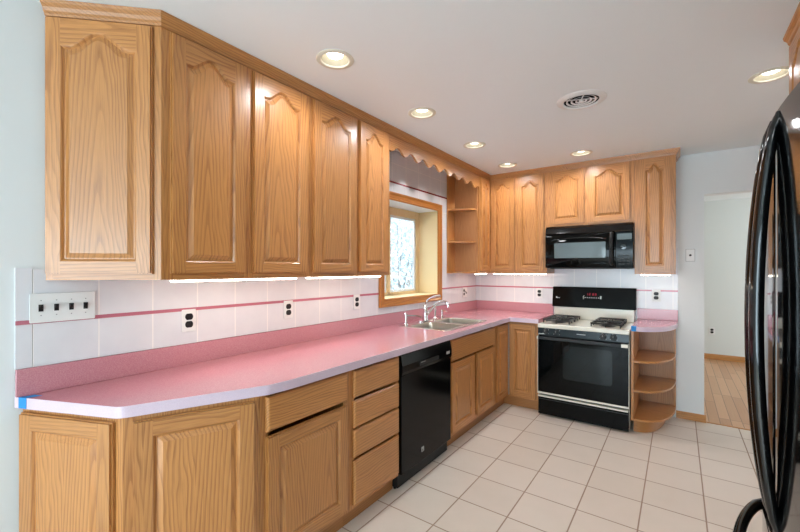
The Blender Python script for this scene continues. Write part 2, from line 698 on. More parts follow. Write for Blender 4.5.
def window_casing():
    mb = MB()
    rect = [(WY0, WZ0), (WY1, WZ0), (WY1, WZ1), (WY0, WZ1)]
    dirs = [(-1, -1), (1, -1), (1, 1), (-1, 1)]
    ls = []
    for o0, th in casing_profile(0):
        ls.append([(th, p[0] + d[0] * o0 - cy, p[1] + d[1] * o0 - cz) for p, d in zip(rect, dirs)])
    for a, b in zip(ls[:-1], ls[1:]):
        mb.strip(a, b, mats=[1, 0, 1, 0])
    return struct(mb.build('window_casing', [OCAS, OCASH], win))


window_casing()
BX = -0.25
m = MB()
wbox(m, BX, 0.010, WY1, WY1 + 0.015, WZ0, WZ1)
wbox(m, BX, 0.010, WY0 - 0.015, WY0, WZ0, WZ1)
struct(m.build('window_return_panel', CREAM, win))
m = MB()
wbox(m, BX, 0.010, WY0 - 0.015, WY1 + 0.015, WZ1, WZ1 + 0.02)
struct(m.build('window_soffit', SASHWHITE, win))
m = MB()
wbox(m, BX, 0.016, WY0 - 0.015, WY1 + 0.015, WZ0 - 0.02, WZ0)
struct(m.build('window_stool', CREAM, win))
# three-part frame: mullions, head and sill in pale wood; a white casement sash with glass in each bay
m = MB()
for y0, y1 in ((WY0, WY0 + 0.035), (-1.550, -1.505), (WY1 - 0.050, WY1)):
    wbox(m, BX - 0.02, BX + 0.025, y0, y1, WZ0, WZ1)
wbox(m, BX - 0.02, BX + 0.025, WY0 + 0.035, WY1 - 0.05, WZ0, WZ0 + 0.030)
wbox(m, BX - 0.02, BX + 0.025, WY0 + 0.035, WY1 - 0.05, WZ1 - 0.075, WZ1)
struct(m.build('window_frame', CREAMWOOD, win, bevel=0.003))
for y0, y1 in ((WY0 + 0.037, -1.552), (-1.503, WY1 - 0.052)):
    m = MB()
    z0, z1 = WZ0 + 0.032, WZ1 - 0.077
    s = 0.022
    wbox(m, BX - 0.012, BX + 0.012, y0, y0 + s, z0, z1)
    wbox(m, BX - 0.012, BX + 0.012, y1 - s, y1, z0, z1)
    wbox(m, BX - 0.012, BX + 0.012, y0 + s, y1 - s, z0, z0 + s)
    wbox(m, BX - 0.012, BX + 0.012, y0 + s, y1 - s, z1 - s, z1)
    struct(m.build('window_sash', SASHWHITE, win, bevel=0.002))
    m = MB()
    wbox(m, BX - 0.003, BX + 0.003, y0 + s, y1 - s, z0 + s, z1 - s)
    struct(m.build('window_pane', GLASS, win))
m = MB()
m.tube([(BX + 0.03, -1.40 - cy, 0.045), (BX + 0.05, -1.40 - cy, 0.045), (BX + 0.055, -1.47 - cy, 0.040)], 0.006, 8)
m.box(BX + 0.025, BX + 0.04, -1.44 - cy, -1.36 - cy, 0.032, 0.056)
struct(m.build('window_crank', SASHWHITE, win))

# outside the window: yard and pale shrubs
shell_box('ground_yard', GROUND, (-9, -0.5, -8, 9, -0.3, -0.25))


def shrub(x, y, h, n, seed, label):
    rnd = random.Random(seed)
    root = thing('shrub', label, 'shrub', (x, y, -0.25), 0, 'shrubs outside the sink window')
    st, lf = MB(), MB()
    for k in range(9):
        a = rnd.uniform(0, 2 * PI)
        r = rnd.uniform(0.2, 0.8)
        pts = [(0, 0, 0), (r * 0.35 * math.cos(a), r * 0.35 * math.sin(a), h * 0.45), (r * math.cos(a), r * math.sin(a), h * rnd.uniform(0.75, 1.0))]
        st.tube(pts, [0.03, 0.02, 0.008], 6)
    for k in range(n):
        a, r = rnd.uniform(0, 2 * PI), 0.95 * math.sqrt(rnd.random())
        z = h * (0.30 + 0.72 * rnd.random())
        c = Vector((r * math.cos(a), r * math.sin(a), z))
        d = Vector((rnd.gauss(0, 1), rnd.gauss(0, 1), rnd.gauss(0, 1))).normalized()
        e = d.cross(Vector((rnd.gauss(0, 1), rnd.gauss(0, 1), 1))).normalized()
        s = rnd.uniform(0.03, 0.06)
        lf.add([c - d * s, c + e * s * 0.45, c + d * s, c - e * s * 0.45], [(0, 1, 2, 3)])
    st.build('branches', BARK, root)
    lf.build('foliage', LEAF, root)


shrub(-3.2, 2.75, 2.9, 4200, 3, 'frosty pale shrub seen through the casement pane, nearer one')
shrub(-5.4, 5.6, 3.6, 4200, 5, 'frosty pale shrub farther off beyond the casement pane')


# ------------------------------------------------------------------ cabinet parts
def arch_shape(t):
    a = abs(t)
    if a > 0.86:
        return 0.0
    return (0.5 * (1 + math.cos(PI * a / 0.86)))


def door(parent, x0, x1, z0, z1, y=0.0, arch=0.0, stile=0.058, rail=0.052, name='door', n=30):
    """raised-panel door, its front towards local -y"""
    e = 0.005
    y_mid, y_f = y - 0.011, y - 0.020
    fx0, fx1 = x0 + stile, x1 - stile
    bz, tz = z0 + rail, z1 - rail - arch
    fr = MB()
    # stiles
    for a, b, ea, eb in ((x0, fx0, e, 0), (fx1, x1, 0, e)):
        fr.box(a, b, y_mid, y - 0.0005, z0, z1, 0)
        fr.box(a + ea, b - eb, y_f, y_mid, z0 + e, z1 - e, 0)
    # bottom rail
    fr.box(fx0, fx1, y_mid, y - 0.0005, z0, bz, 1)
    fr.box(fx0, fx1, y_f, y_mid, z0 + e, bz, 1)

    def top_edge(off):
        pts = []
        for i in range(n + 1):
            t = -1 + 2 * i / n
            pts.append((fx0 + off + (fx1 - fx0 - 2 * off) * i / n, tz - off + arch * arch_shape(t)))
        return pts
    te = top_edge(0) if arch else [(fx0, tz), (fx1, tz)]
    fr.prism([(fx0, z1 - e)] + te + [(fx1, z1 - e)], 'xz', y_f, y_mid, 1)
    fr.prism([(fx0, z1)] + te + [(fx1, z1)], 'xz', y_mid, y - 0.0005, 1)

    def loop(off, yy):
        t_ = top_edge(off) if arch else [(fx0 + off, tz - off), (fx1 - off, tz - off)]
        pts = [(fx0 + off, bz + off), (fx1 - off, bz + off)] + list(reversed(t_))
        return [(p[0], yy, p[1]) for p in pts]
    k = len(loop(0, 0))
    mats = [1, 0] + [1] * (k - 3) + [0]
    a, b, c = loop(0, y_f), loop(0.004, y_f + 0.003), loop(0.010, y_f + 0.011)
    fr.strip(a, b, mats=mats)
    fr.strip(b, c, mats=mats)
    d = fr.build(name, [OV, OH], parent)
    pn = MB()
    g = [loop(0.010, y_f + 0.011), loop(0.014, y_f + 0.011), loop(0.031, y_f + 0.002), loop(0.033, y_f + 0.0005)]
    for a, b in zip(g[:-1], g[1:]):
        pn.strip(a, b)
    pn.add(g[-1], [tuple(range(len(g[-1])))])
    pn.build('raised_panel', OV, d)
    return d


def drawer_front(parent, x0, x1, z0, z1, y=0.0, name='drawer_front'):
    m = MB()
    ls = []
    for o, yy in ((0, y - 0.0005), (0, y - 0.012), (0.006, y - 0.018), (0.012, y - 0.020)):
        ls.append([(x0 + o, yy, z0 + o), (x1 - o, yy, z0 + o), (x1 - o, yy, z1 - o), (x0 + o, yy, z1 - o)])
    m.loops(ls, 0, True, False, True, True)
    return m.build(name, OH, parent)


def face_frame(parent, w, z0, z1, openings, th=0.019, y=0.0):
    """frame around openings (x0,x1,z0,z1), vertical-grain stiles and horizontal rails; it lies flush, front at y"""
    xs = sorted(set([0, w] + [o[0] for o in openings] + [o[1] for o in openings]))
    zs = sorted(set([z0, z1] + [o[2] for o in openings] + [o[3] for o in openings]))
    m = MB()
    for a, b in zip(xs[:-1], xs[1:]):
        run = None
        for c, d in zip(zs[:-1], zs[1:]):
            xm, zm = (a + b) / 2, (c + d) / 2
            hole = any(o[0] < xm < o[1] and o[2] < zm < o[3] for o in openings)
            if hole:
                if run:
                    m.box(a, b, y, y + th, run[0], run[1], 1)
                run = None
            else:
                run = (run[0], d) if run else (c, d)
        if run:
            full = run[0] == z0 and run[1] == z1
            m.box(a, b, y, y + th, run[0], run[1], 0 if full else 1)
    return m.build('face_frame', [OV, OH], parent)


UZ0, UZ1 = 1.375, 2.497       # wall cabinets
DZ0, DZ1 = 1.400, 2.440       # their doors
UX = 0.316                    # face plane of the left run
UY = -0.320                   # face plane of the back run


def carcass(parent, x0, x1, y0, y1, z0, z1, mat=OV, open_front=True):
    m = MB()
    t = 0.014
    m.box(x0, x0 + t, y0, y1, z0, z1)
    m.box(x1 - t, x1, y0, y1, z0, z1)
    m.box(x0 + t, x1 - t, y0, y1, z0, z0 + t)
    m.box(x0 + t, x1 - t, y0, y1, z1 - t, z1)
    m.box(x0 + t, x1 - t, y1 - 0.006, y1, z0 + t, z1 - t)
    return m.build('carcass', mat, parent)


def wall_cabinet(label, a, b, doors, wall, z0=UZ0, z1=UZ1, dz=(DZ0, DZ1), arch=0.060, face=None, group=None, depth=None):
    """a, b: along-wall limits in world coordinates; doors: list of world limits"""
    if wall == 'left':
        f = UX if face is None else face
        root = thing('wall_cabinet', label, 'cabinet', (f, a, z0), PI / 2, group)
    else:
        f = UY if face is None else face
        root = thing('wall_cabinet', label, 'cabinet', (a, f, z0), 0, group)
    w = b - a
    dep = (abs(f) - 0.0095) if depth is None else depth
    carcass(root, 0, w, 0.0192, dep, 0, z1 - z0)
    ops = [(d0 - a + 0.012, d1 - a - 0.012, dz[0] - z0 + 0.012, dz[1] - z0 - 0.012) for d0, d1 in doors]
    face_frame(root, w, 0, z1 - z0, ops)
    for d0, d1 in doors:
        door(root, d0 - a, d1 - a, dz[0] - z0, dz[1] - z0, 0, arch)
    return root


G_UP = 'oak cabinets on the left wall'
wall_cabinet('oak wall cabinet with one wide arched door, right after the angled end cabinet', -3.806, -3.4155, [(-3.787, -3.437)], 'left', group=G_UP)
wall_cabinet('oak wall cabinet with one arched door, second after the angled end cabinet', -3.4145, -3.0145, [(-3.392, -3.037)], 'left', group=G_UP)
wall_cabinet('oak wall cabinet with two arched doors, ending beside the sink window', -3.0135, -2.228, [(-2.991, -2.613), (-2.578, -2.268)], 'left', group=G_UP)


def angled_wall_cabinet():
    x1, y1 = UX, -3.822
    ang = math.atan2(y1 + 4.136, x1)
    L = math.hypot(x1, y1 + 4.136)
    root = thing('wall_cabinet', 'oak wall cabinet set at an angle at the near end of the left wall', 'cabinet', (0.0095, -4.1265, UZ0), ang, G_UP)
    L = math.hypot(x1 - 0.0095, y1 + 4.1265)
    h = UZ1 - UZ0
    c = [local(root, *p) for p in ((0.023, -4.1135), (x1 - 0.008, y1 + 0.012), (x1 - 0.001, y1 + 0.0145), (0.0095, y1 + 0.0145))]
    m = MB()
    m.prism(c, 'xy', 0, h)
    m.build('carcass', OV, root)
    m = MB()
    m.box(0, 0.020, 0, 0.005, 0, h, 0)
    m.box(0.400, L, 0, 0.006, 0, h, 0)
    m.box(0.020, 0.400, 0, 0.005, 0, 0.036, 1)
    m.box(0.020, 0.400, 0, 0.005, DZ1 - UZ0 - 0.01, h, 1)
    # return stile that turns onto the straight run
    q = [local(root, *p) for p in ((x1, y1), (x1, y1 + 0.0155), (x1 - 0.004, y1 + 0.0155), (x1 - 0.0045, y1))]
    m.prism(q, 'xy', 0, h, 0)
    m.build('face_frame', [OV, OH], root)
    door(root, 0.006, 0.402, DZ0 - UZ0, DZ1 - UZ0, 0, 0.062)


angled_wall_cabinet()

# back run
G_BK = 'oak wall cabinets on the back wall'


def corner_wall_cabinet():
    """L-shaped corner unit: one narrow door on the left run, one on the back run"""
    root = thing('wall_cabinet', 'oak corner wall cabinet with two doors meeting in the back left corner', 'cabinet', (0.0095, -0.0095, UZ0), 0, G_BK)

    def lc(x, y):
        return (x - 0.0095, y + 0.0095)
    h = UZ1 - UZ0
    m = MB()
    pts = [lc(0.0095, -0.600), lc(UX - 0.0195, -0.600), lc(UX - 0.0195, UY + 0.0195), lc(0.6235, UY + 0.0195), lc(0.6235, -0.0095), lc(0.0095, -0.0095)]
    m.prism(pts, 'xy', 0, h)
    m.build('carcass', OV, root)
    m = MB()
    a0, a1 = lc(UX - 0.019, -0.600), lc(UX, UY)
    m.box(a0[0], a1[0], a0[1], a1[1] + 0.0, 0, h, 0)
    b0, b1 = lc(UX, UY), lc(0.6235, UY + 0.019)
    m.box(a0[0], b1[0], b0[1], b1[1], 0, h, 0)
    m.build('face_frame', [OV, OH], root)
    d1 = door(root, b0[0] + 0.022, b1[0] - 0.010, DZ0 - UZ0, DZ1 - UZ0, b0[1], 0.056, 0.052)
    d2 = door(root, 0, 0.252, DZ0 - UZ0, DZ1 - UZ0, 0, 0.056, 0.052)
    d2.location = (a1[0], lc(0, -0.585)[1], 0)
    d2.rotation_euler = (0, 0, PI / 2)


corner_wall_cabinet()
wall_cabinet('oak wall cabinet with one arched door, just left of the microwave', 0.6245, 0.9605, [(0.637, 0.936)], 'back', group=G_BK, arch=0.056)
wall_cabinet('short oak wall cabinet with two arched doors, over the microwave', 0.9615, 1.7570, [(0.987, 1.328), (1.362, 1.723)], 'back', z0=1.862, dz=(1.884, 2.445), arch=0.056, group=G_BK)
wall_cabinet('oak wall cabinet with one narrow arched door, right of the microwave at the run end', 1.7580, 2.0740, [(1.789, 2.043)], 'back', group=G_BK, arch=0.056)


def sweep(path, prof, name, mats, parent=None, **kw):
    """profile (outward, z) swept with mitres along a plan path; outward is to the right of travel"""
    m = MB()
    ls = []
    k = len(path)
    for o, z in prof:
        l = []
        for i in range(k):
            p = Vector(path[i])
            nrm = []
            if i > 0:
                d = (p - Vector(path[i - 1])).normalized()
                nrm.append(Vector((d.y, -d.x)))
            if i < k - 1:
                d = (Vector(path[i + 1]) - p).normalized()
                nrm.append(Vector((d.y, -d.x)))
            if len(nrm) == 2:
                b = (nrm[0] + nrm[1]).normalized()
                q = p + b * (o / max(0.2, b.dot(nrm[0])))
            else:
                q = p + nrm[0] * o
            l.append((q.x, q.y, z))
        ls.append(l)
    for i in range(len(ls)):
        m.strip(ls[i], ls[(i + 1) % len(ls)], closed=False)
    for e in (0, k - 1):
        m.add([l[e] for l in ls], [tuple(range(len(ls)))])
    return m.build(name, mats, parent, **kw)


CROWN = [(0.001, 2.447), (0.007, 2.447), (0.009, 2.456), (0.016, 2.463), (0.020, 2.476), (0.031, 2.487), (0.034, 2.4985), (0.001, 2.4985)]
o = sweep([(0.0095, -4.1265), (UX, -3.822), (UX, UY), (2.0742, UY), (2.0742, -0.009)], CROWN, 'crown_molding', OD)
tag(o, 'oak crown molding running along the top of the left and back wall cabinets', 'molding')


# scalloped valance over the window
def valance():
    y0, y1 = -2.2265, -0.6035
    root = thing('valance', 'scalloped oak valance board bridging the cabinets above the sink window', 'valance', (UX, y0, 2.25), PI / 2)
    w = y1 - y0
    zt = 2.496 - 2.25
    pts = []
    n = 220
    for i in range(n + 1):
        x = w * i / n
        s = x / w
        # rippled edge: pointed tips hanging down between rounded hollows, steps at both ends
        per = 0.186
        ph = ((x - 0.118) / per) % 1.0
        hang = (0.5 - 0.5 * math.cos(2 * PI * ph)) ** 1.15   # 1 at a tip, 0 in a hollow
        z = 2.368 - 0.046 * hang
        z -= 0.014 * s + 0.030 * max(0.0, (s - 0.86) / 0.14) ** 1.5
        pts.append((x, z - 2.25))
    m = MB()
    m.prism([(0, zt)] + pts + [(w, zt)], 'xz', 0.0, 0.019)
    m.build('valance_board', OH, root)


valance()


# open end shelf beside the window (three curved shelves on a back board)
def end_shelf():
    root = thing('corner_shelf', 'open oak shelf unit with curved shelves between the sink window and corner cabinet', 'shelf unit', (0.0095, -0.6015, UZ0), 0)
    m = MB()
    m.box(0, 0.012, -0.180, 0, 0, 1.11)
    m.build('back_panel', OV, root)
    m = MB()
    m.box(0.012, 0.286, -0.012, 0, 0, 1.11)
    m.build('side_panel', OINT, root)
    for i, z in enumerate((0.0, 0.335, 0.690, 1.09)):
        pts = [(0.012, -0.012), (0.280, -0.012)]
        pts += [(0.012 + 0.268 * math.cos(a), -0.012 - 0.166 * math.sin(a)) for a in [PI / 2 * k / 14 for k in range(1, 15)]]
        m = MB()
        m.prism(pts, 'xy', z, z + 0.018)
        m.build('shelf', OH, root, bevel=0.003)


end_shelf()

# under-cabinet lights
def under_light(x0, x1, y0, y1, label):
    root = thing('under_cabinet_light', label, 'light', ((x0 + x1) / 2, (y0 + y1) / 2, UZ0 - 0.0005), 0, 'strip lights under the wall cabinets')
    a, b = (x1 - x0) / 2, (y1 - y0) / 2
    m = MB()
    m.box(-a, a, -b, b, -0.004, 0)
    m.build('housing', WHITE, root)
    m = MB()
    m.box(-a + 0.006, a - 0.006, -b + 0.006, b - 0.006, -0.012, -0.0042)
    m.build('diffuser', STRIP, root, bevel=0.003)


under_light(0.235, 0.300, -3.76, -3.08, 'lit strip light under the left wall cabinets nearest the angled end')
under_light(0.235, 0.300, -2.98, -2.30, 'lit strip light under the two-door cabinet beside the sink window')
under_light(0.350, 0.940, -0.300, -0.240, 'lit strip light under the back cabinets left of the microwave')
under_light(0.235, 0.300, -0.56, -0.34, 'short lit strip light under the corner cabinet facing the sink')
under_light(1.800, 2.040, -0.300, -0.240, 'short lit strip light under the cabinet right of the microwave')

# ------------------------------------------------------------------ base cabinets
BZ0, BZ1 = 0.100, 0.880
BF = 0.640                    # face plane, left run
BFY = -0.615                  # face plane, back run
G_BS = 'oak base cabinets'


def base_root(label, a, name='base_cabinet'):
    return thing(name, label, 'cabinet', (BF, a, 0), PI / 2, G_BS)


def base_shell(root, w, ops, toe=True):
    m = MB()
    t = 0.014
    dep = BF - 0.004
    m.box(0, t, 0.0192, dep, BZ0, BZ1)
    m.box(w - t, w, 0.0192, dep, BZ0, BZ1)
    m.box(t, w - t, 0.0192, dep, BZ0, BZ0 + t)
    m.box(t, w - t, dep - 0.006, dep, BZ0 + t, BZ1)
    m.build('carcass', OV, root)
    face_frame(root, w, BZ0, BZ1, ops)
    m = MB()
    m.box(0, w, 0.046, 0.060, 0.001, BZ0 - 0.0005)
    m.build('toe_kick', TOE, root)


# drawer over door
a, b = -3.5685, -3.0155
r = base_root('oak base cabinet with one wide drawer above one door, after the angled end', a)
base_shell(r, b - a, [(0.042, 0.512, 0.15, 0.878)])
drawer_front(r, -3.541 - a, -3.040 - a, 0.714, 0.866)
door(r, -3.541 - a, -3.040 - a, 0.130, 0.692, 0, 0, 0.060, 0.058)
# four drawers
a, b = -3.0145, -2.5605
r = base_root('oak base cabinet with a stack of four drawers, left of the dishwasher', a)
base_shell(r, b - a, [(0.040, 0.430, 0.15, 0.878)])
for z0, z1 in ((0.714, 0.863), (0.549, 0.697), (0.384, 0.538), (0.126, 0.369)):
    drawer_front(r, -2.990 - a, -2.572 - a, z0, z1)
# sink base
a, b = -1.8935, -0.9585
r = base_root('oak sink base cabinet with a false drawer front over two doors, right of the dishwasher', a)
base_shell(r, b - a, [(0.035, 0.885, 0.672, 0.878), (0.035, 0.440, 0.15, 0.672), (0.485, 0.885, 0.15, 0.672)])
drawer_front(r, -1.875 - a, -0.996 - a, 0.694, 0.862, name='false_drawer_front')
door(r, -1.873 - a, -1.459 - a, 0.130, 0.680, 0, 0)
door(r, -1.403 - a, -0.997 - a, 0.130, 0.680, 0, 0)


def corner_base():
    root = thing('base_cabinet', 'oak corner base cabinet with a folding two-leaf door, between sink base and range', 'cabinet', (0.004, -0.010, 0), 0, G_BS)

    def lc(x, y):
        return (x - 0.004, y + 0.010)
    m = MB()
    pts = [lc(0.004, -0.9575), lc(BF - 0.0005, -0.9575), lc(BF - 0.0005, BFY + 0.0005), lc(0.968, BFY + 0.0005), lc(0.968, -0.010), lc(0.004, -0.010)]
    m.prism(pts, 'xy', BZ0, BZ1)
    m.build('carcass', OV, root)
    m = MB()
    p, q = lc(BF, -0.9575), lc(0.968, BFY)
    m.box(p[0] - 0.0004, p[0] + 0.0006, p[1], p[1] + 0.020, BZ0, BZ1, 0)
    m.box(p[0] - 0.0004, p[0] + 0.0006, p[1] + 0.02, q[1], BZ1 - 0.018, BZ1, 1)
    m.box(q[0] - 0.032, q[0], q[1] - 0.0006, q[1] + 0.0004, BZ0, BZ1, 0)
    m.box(p[0], q[0] - 0.032, q[1] - 0.0006, q[1] + 0.0004, BZ1 - 0.018, BZ1, 1)
    m.build('face_frame', [OV, OH], root)
    m = MB()
    tk = [lc(0.580, -0.9575), lc(0.594, -0.9575), lc(0.594, -0.590), lc(0.968, -0.590), lc(0.968, -0.576), lc(0.580, -0.576)]
    m.prism(tk, 'xy', 0.001, BZ0 - 0.0005)
    m.build('toe_kick', TOE, root)
    d1 = door(root, 0.665 - 0.004, 0.936 - 0.004, 0.112, 0.860, q[1] - 0.0007, 0, 0.050, 0.055)
    d2 = door(root, 0, 0.296, 0.112, 0.860, 0, 0, 0.050, 0.055)
    d2.location = (p[0] + 0.0007, lc(0, -0.938)[1], 0)
    d2.rotation_euler = (0, 0, PI / 2)
    m = MB()
    for k in range(24):
        z = 0.120 + k * 0.0306
        m.lathe([(0.0045, z), (0.0045, z + 0.022)], (lc(0.6625, 0)[0], lc(0, -0.6375)[1], 0), 8, cap0=True, cap1=True)
        m.lathe([(0.003, z + 0.022), (0.003, z + 0.0306)], (lc(0.6625, 0)[0], lc(0, -0.6375)[1], 0), 8)
    m.build('piano_hinge', BADGE, root)


corner_base()


def angled_base():
    P0, P1, P2 = (0.004, -4.192), (0.453, -4.006), (0.640, -3.5705)
    root = thing('base_cabinet', 'oak base cabinet with two angled doors, at the near end of the counter', 'cabinet', (P0[0], P0[1], 0), 0, G_BS)

    def lc(p):
        return (p[0] - P0[0], p[1] - P0[1])
    m = MB()
    m.prism([lc(p) for p in (P0, P1, P2, (0.004, -3.5705))], 'xy', BZ0, BZ1)
    m.build('carcass', OV, root)
    m = MB()
    m.prism([lc(p) for p in ((0.004, -4.135), (0.42, -3.955), (0.585, -3.5705), (0.004, -3.5705))], 'xy', 0.001, BZ0 - 0.0005)
    m.build('toe_kick', TOE, root)
    for A, B in ((P0, P1), (P1, P2)):
        d = (Vector(B) - Vector(A)).normalized()
        nrm = Vector((d.y, -d.x)) * 0.0006
        for s0, s1, z0, z1, k in ((0, 0.03, BZ0, BZ1, 0), (-0.032, 0, BZ0, BZ1, 0)):
            L = (Vector(B) - Vector(A)).length
            u0 = s0 if s0 >= 0 else L + s0
            u1 = s1 if s0 >= 0 else L
            q = [Vector(A) + d * u0, Vector(A) + d * u1]
            fr = MB()
            fr.prism([lc(q[0] + nrm), lc(q[1] + nrm), lc(q[1] - nrm * 0.5), lc(q[0] - nrm * 0.5)], 'xy', z0, z1, k)
            fr.build('stile', [OV, OH], root)
    for A, B, s0, s1 in ((P0, P1, 0.006, 0.452), (P1, P2, 0.030, 0.456)):
        d = (Vector(B) - Vector(A)).normalized()
        dd = door(root, s0, s1, 0.130, 0.862, -0.0007, 0, 0.062, 0.060)
        dd.location = (*lc(A), 0)
        dd.rotation_euler = (0, 0, math.atan2(d.y, d.x))


angled_base()


# quarter-round open shelf at the end of the back run
def end_base_shelf():
    x0, x1 = 1.757, 2.074
    root = thing('corner_shelf', 'open oak base shelf with quarter-round shelves, right of the range', 'shelf unit', (x0, -0.010, 0), 0)
    w, dep = x1 - x0, 0.625
    m = MB()
    m.box(0, 0.018, -dep, 0, 0.098, 0.880)
    m.build('side_panel', OV, root)
    m = MB()
    m.box(0.018, w, -0.010, 0, 0.098, 0.880)
    m.build('back_panel', OINT, root)

    def outline(ww, dd):
        pts = [(0.018, -0.010), (0.018, -dd)]
        e = 2.4
        for k in range(1, 20):
            t = PI / 2 * k / 20
            pts.append((0.018 + (ww - 0.018) * math.sin(t) ** (2 / e), -0.010 - (dd - 0.010) * math.cos(t) ** (2 / e)))
        pts.append((ww, -0.010))
        return pts
    for z in (0.098, 0.350, 0.605):
        m = MB()
        m.prism(outline(w, dep), 'xy', z, z + 0.019)
        m.build('shelf', OH, root, bevel=0.003)
    m = MB()
    m.prism(outline(w - 0.075, dep - 0.02), 'xy', 0.001, 0.0975)
    m.build('toe_kick', TOE, root)
    m = MB()
    m.box(w - 0.018, w, -0.060, -0.010, 0.098, 0.880)
    m.build('end_stile', OV, root)


end_base_shelf()

# ------------------------------------------------------------------ countertops
CZ = 0.924
CB = CZ - 0.040


SX0, SX1, SY0, SY1 = 0.105, 0.595, -1.830, -1.040        # sink cut-out outline


def countertop():
    root = thing('countertop', 'long rose pink laminate countertop along the left wall, turning to the range', 'countertop', (0.004, -0.004, CB), 0)

    def lc(p):
        return (p[0] - 0.004, p[1] + 0.004)
    outer = rounded([(0.004, -4.215), (0.462, -4.022), (0.668, -3.545), (0.680, -3.45), (0.682, -0.662), (0.970, -0.660), (0.970, -0.010), (0.004, -0.010)],
                    [0.0, 0.07, 0.08, 0.0, 0.012, 0, 0, 0], 6)
    hole = rrect(SX0, SX1, SY0, SY1, 0.05, 5)
    bm = bmesh.new()
    edges = []
    for ring in (outer, hole):
        vs = [bm.verts.new((*lc(p), CZ - CB)) for p in ring]
        for i in range(len(vs)):
            edges.append(bm.edges.new((vs[i], vs[(i + 1) % len(vs)])))
    bmesh.ops.triangle_fill(bm, use_beauty=True, edges=edges)
    for f in bm.faces:
        if f.normal.z < 0:
            f.normal_flip()
    ext = bmesh.ops.extrude_face_region(bm, geom=bm.faces[:])
    for v in ext['geom']:
        if isinstance(v, bmesh.types.BMVert):
            v.co.z = 0
    bmesh.ops.recalc_face_normals(bm, faces=bm.faces)
    me = bpy.data.meshes.new('laminate_top')
    bm.to_mesh(me)
    bm.free()
    me.materials.append(LAM)
    o = bpy.data.objects.new('laminate_top', me)
    COL.objects.link(o)
    o.parent = root
    # edge band along the exposed front
    n_front = next(i for i, p in enumerate(outer) if abs(p[0] - 0.970) < 1e-4)
    path = [lc(p) for p in outer[:n_front + 1]]
    eb = sweep(path, [(0.0003, -0.002), (0.0016, -0.002), (0.0016, CZ - CB - 0.0015), (0.0003, CZ - CB - 0.0003)], 'edge_band', LAMEDGE, root)
    eb['label'] = 'pale lavender edge band'
    m = MB()
    h = 0.106
    m.box(0.0, 0.018, -4.211, -0.006, CZ - CB + 0.0003, CZ - CB + h)
    m.box(0.018, 0.948, -0.024, -0.006, CZ - CB + 0.0003, CZ - CB + h)
    m.build('backsplash', LAM, root, bevel=0.002)


countertop()


def small_countertop():
    x0, x1 = 1.757, 2.090
    root = thing('countertop', 'small rose pink countertop with a rounded front, right of the range', 'countertop', (x0, -0.010, CB), 0)
    w, dep = x1 - x0, 0.650
    pts = [(0, 0), (0, -dep)]
    e = 2.4
    for k in range(1, 20):
        t = PI / 2 * k / 20
        pts.append((w * math.sin(t) ** (2 / e), -dep * math.cos(t) ** (2 / e)))
    pts.append((w, 0))
    m = MB()
    m.prism(pts, 'xy', 0, CZ - CB)
    m.build('laminate_top', LAM, root)
    eb = sweep(pts[1:], [(0.0003, -0.002), (0.0016, -0.002), (0.0016, CZ - CB - 0.0015), (0.0003, CZ - CB - 0.0003)], 'edge_band', LAMEDGE, root)
    eb['label'] = 'pale lavender edge band'
    m = MB()
    m.box(0.002, w, -0.018, 0, CZ - CB + 0.0003, CZ - CB + 0.106)
    m.build('backsplash', LAM, root, bevel=0.002)


small_countertop()


# blue painter's tape on the ends of both counters
def tape(label, p, q, slant=0.0):
    """strip folded over a counter edge: front face from p to q (plan), a tongue lying on the top"""
    p, q = Vector(p), Vector(q)
    d = (q - p).normalized()
    nrm = Vector((d.y, -d.x))
    m = MB()
    o = nrm * 0.0022
    i = nrm * -0.036 + d * slant
    a, b = p + o, q + o
    z0, z1 = CB - 0.001, CZ + 0.0007
    vs = [(a.x, a.y, z0), (b.x, b.y, z0), (b.x, b.y, z1), (a.x, a.y, z1), (q.x + i.x, q.y + i.y, z1), (p.x + i.x, p.y + i.y, z1)]
    w = [(v[0] + nrm.x * 0.0005, v[1] + nrm.y * 0.0005, v[2] + 0.0005) for v in vs]
    m.add(vs + w, [(0, 1, 2, 3), (3, 2, 4, 5), (6, 7, 8, 9), (9, 8, 10, 11), (0, 1, 7, 6), (1, 2, 8, 7), (2, 4, 10, 8), (4, 5, 11, 10), (5, 3, 9, 11), (3, 0, 6, 9)])
    return tag(m.build('tape', TAPE), label, 'tape')


d = Vector((0.458, 0.193)).normalized()
tape("piece of blue painter's tape folded over the counter's near left end", Vector((0.004, -4.215)) + d * 0.022, Vector((0.004, -4.215)) + d * 0.062, 0.024)
tape("piece of blue painter's tape on the small counter's corner beside the range", (1.7600, -0.660), (1.7980, -0.660))


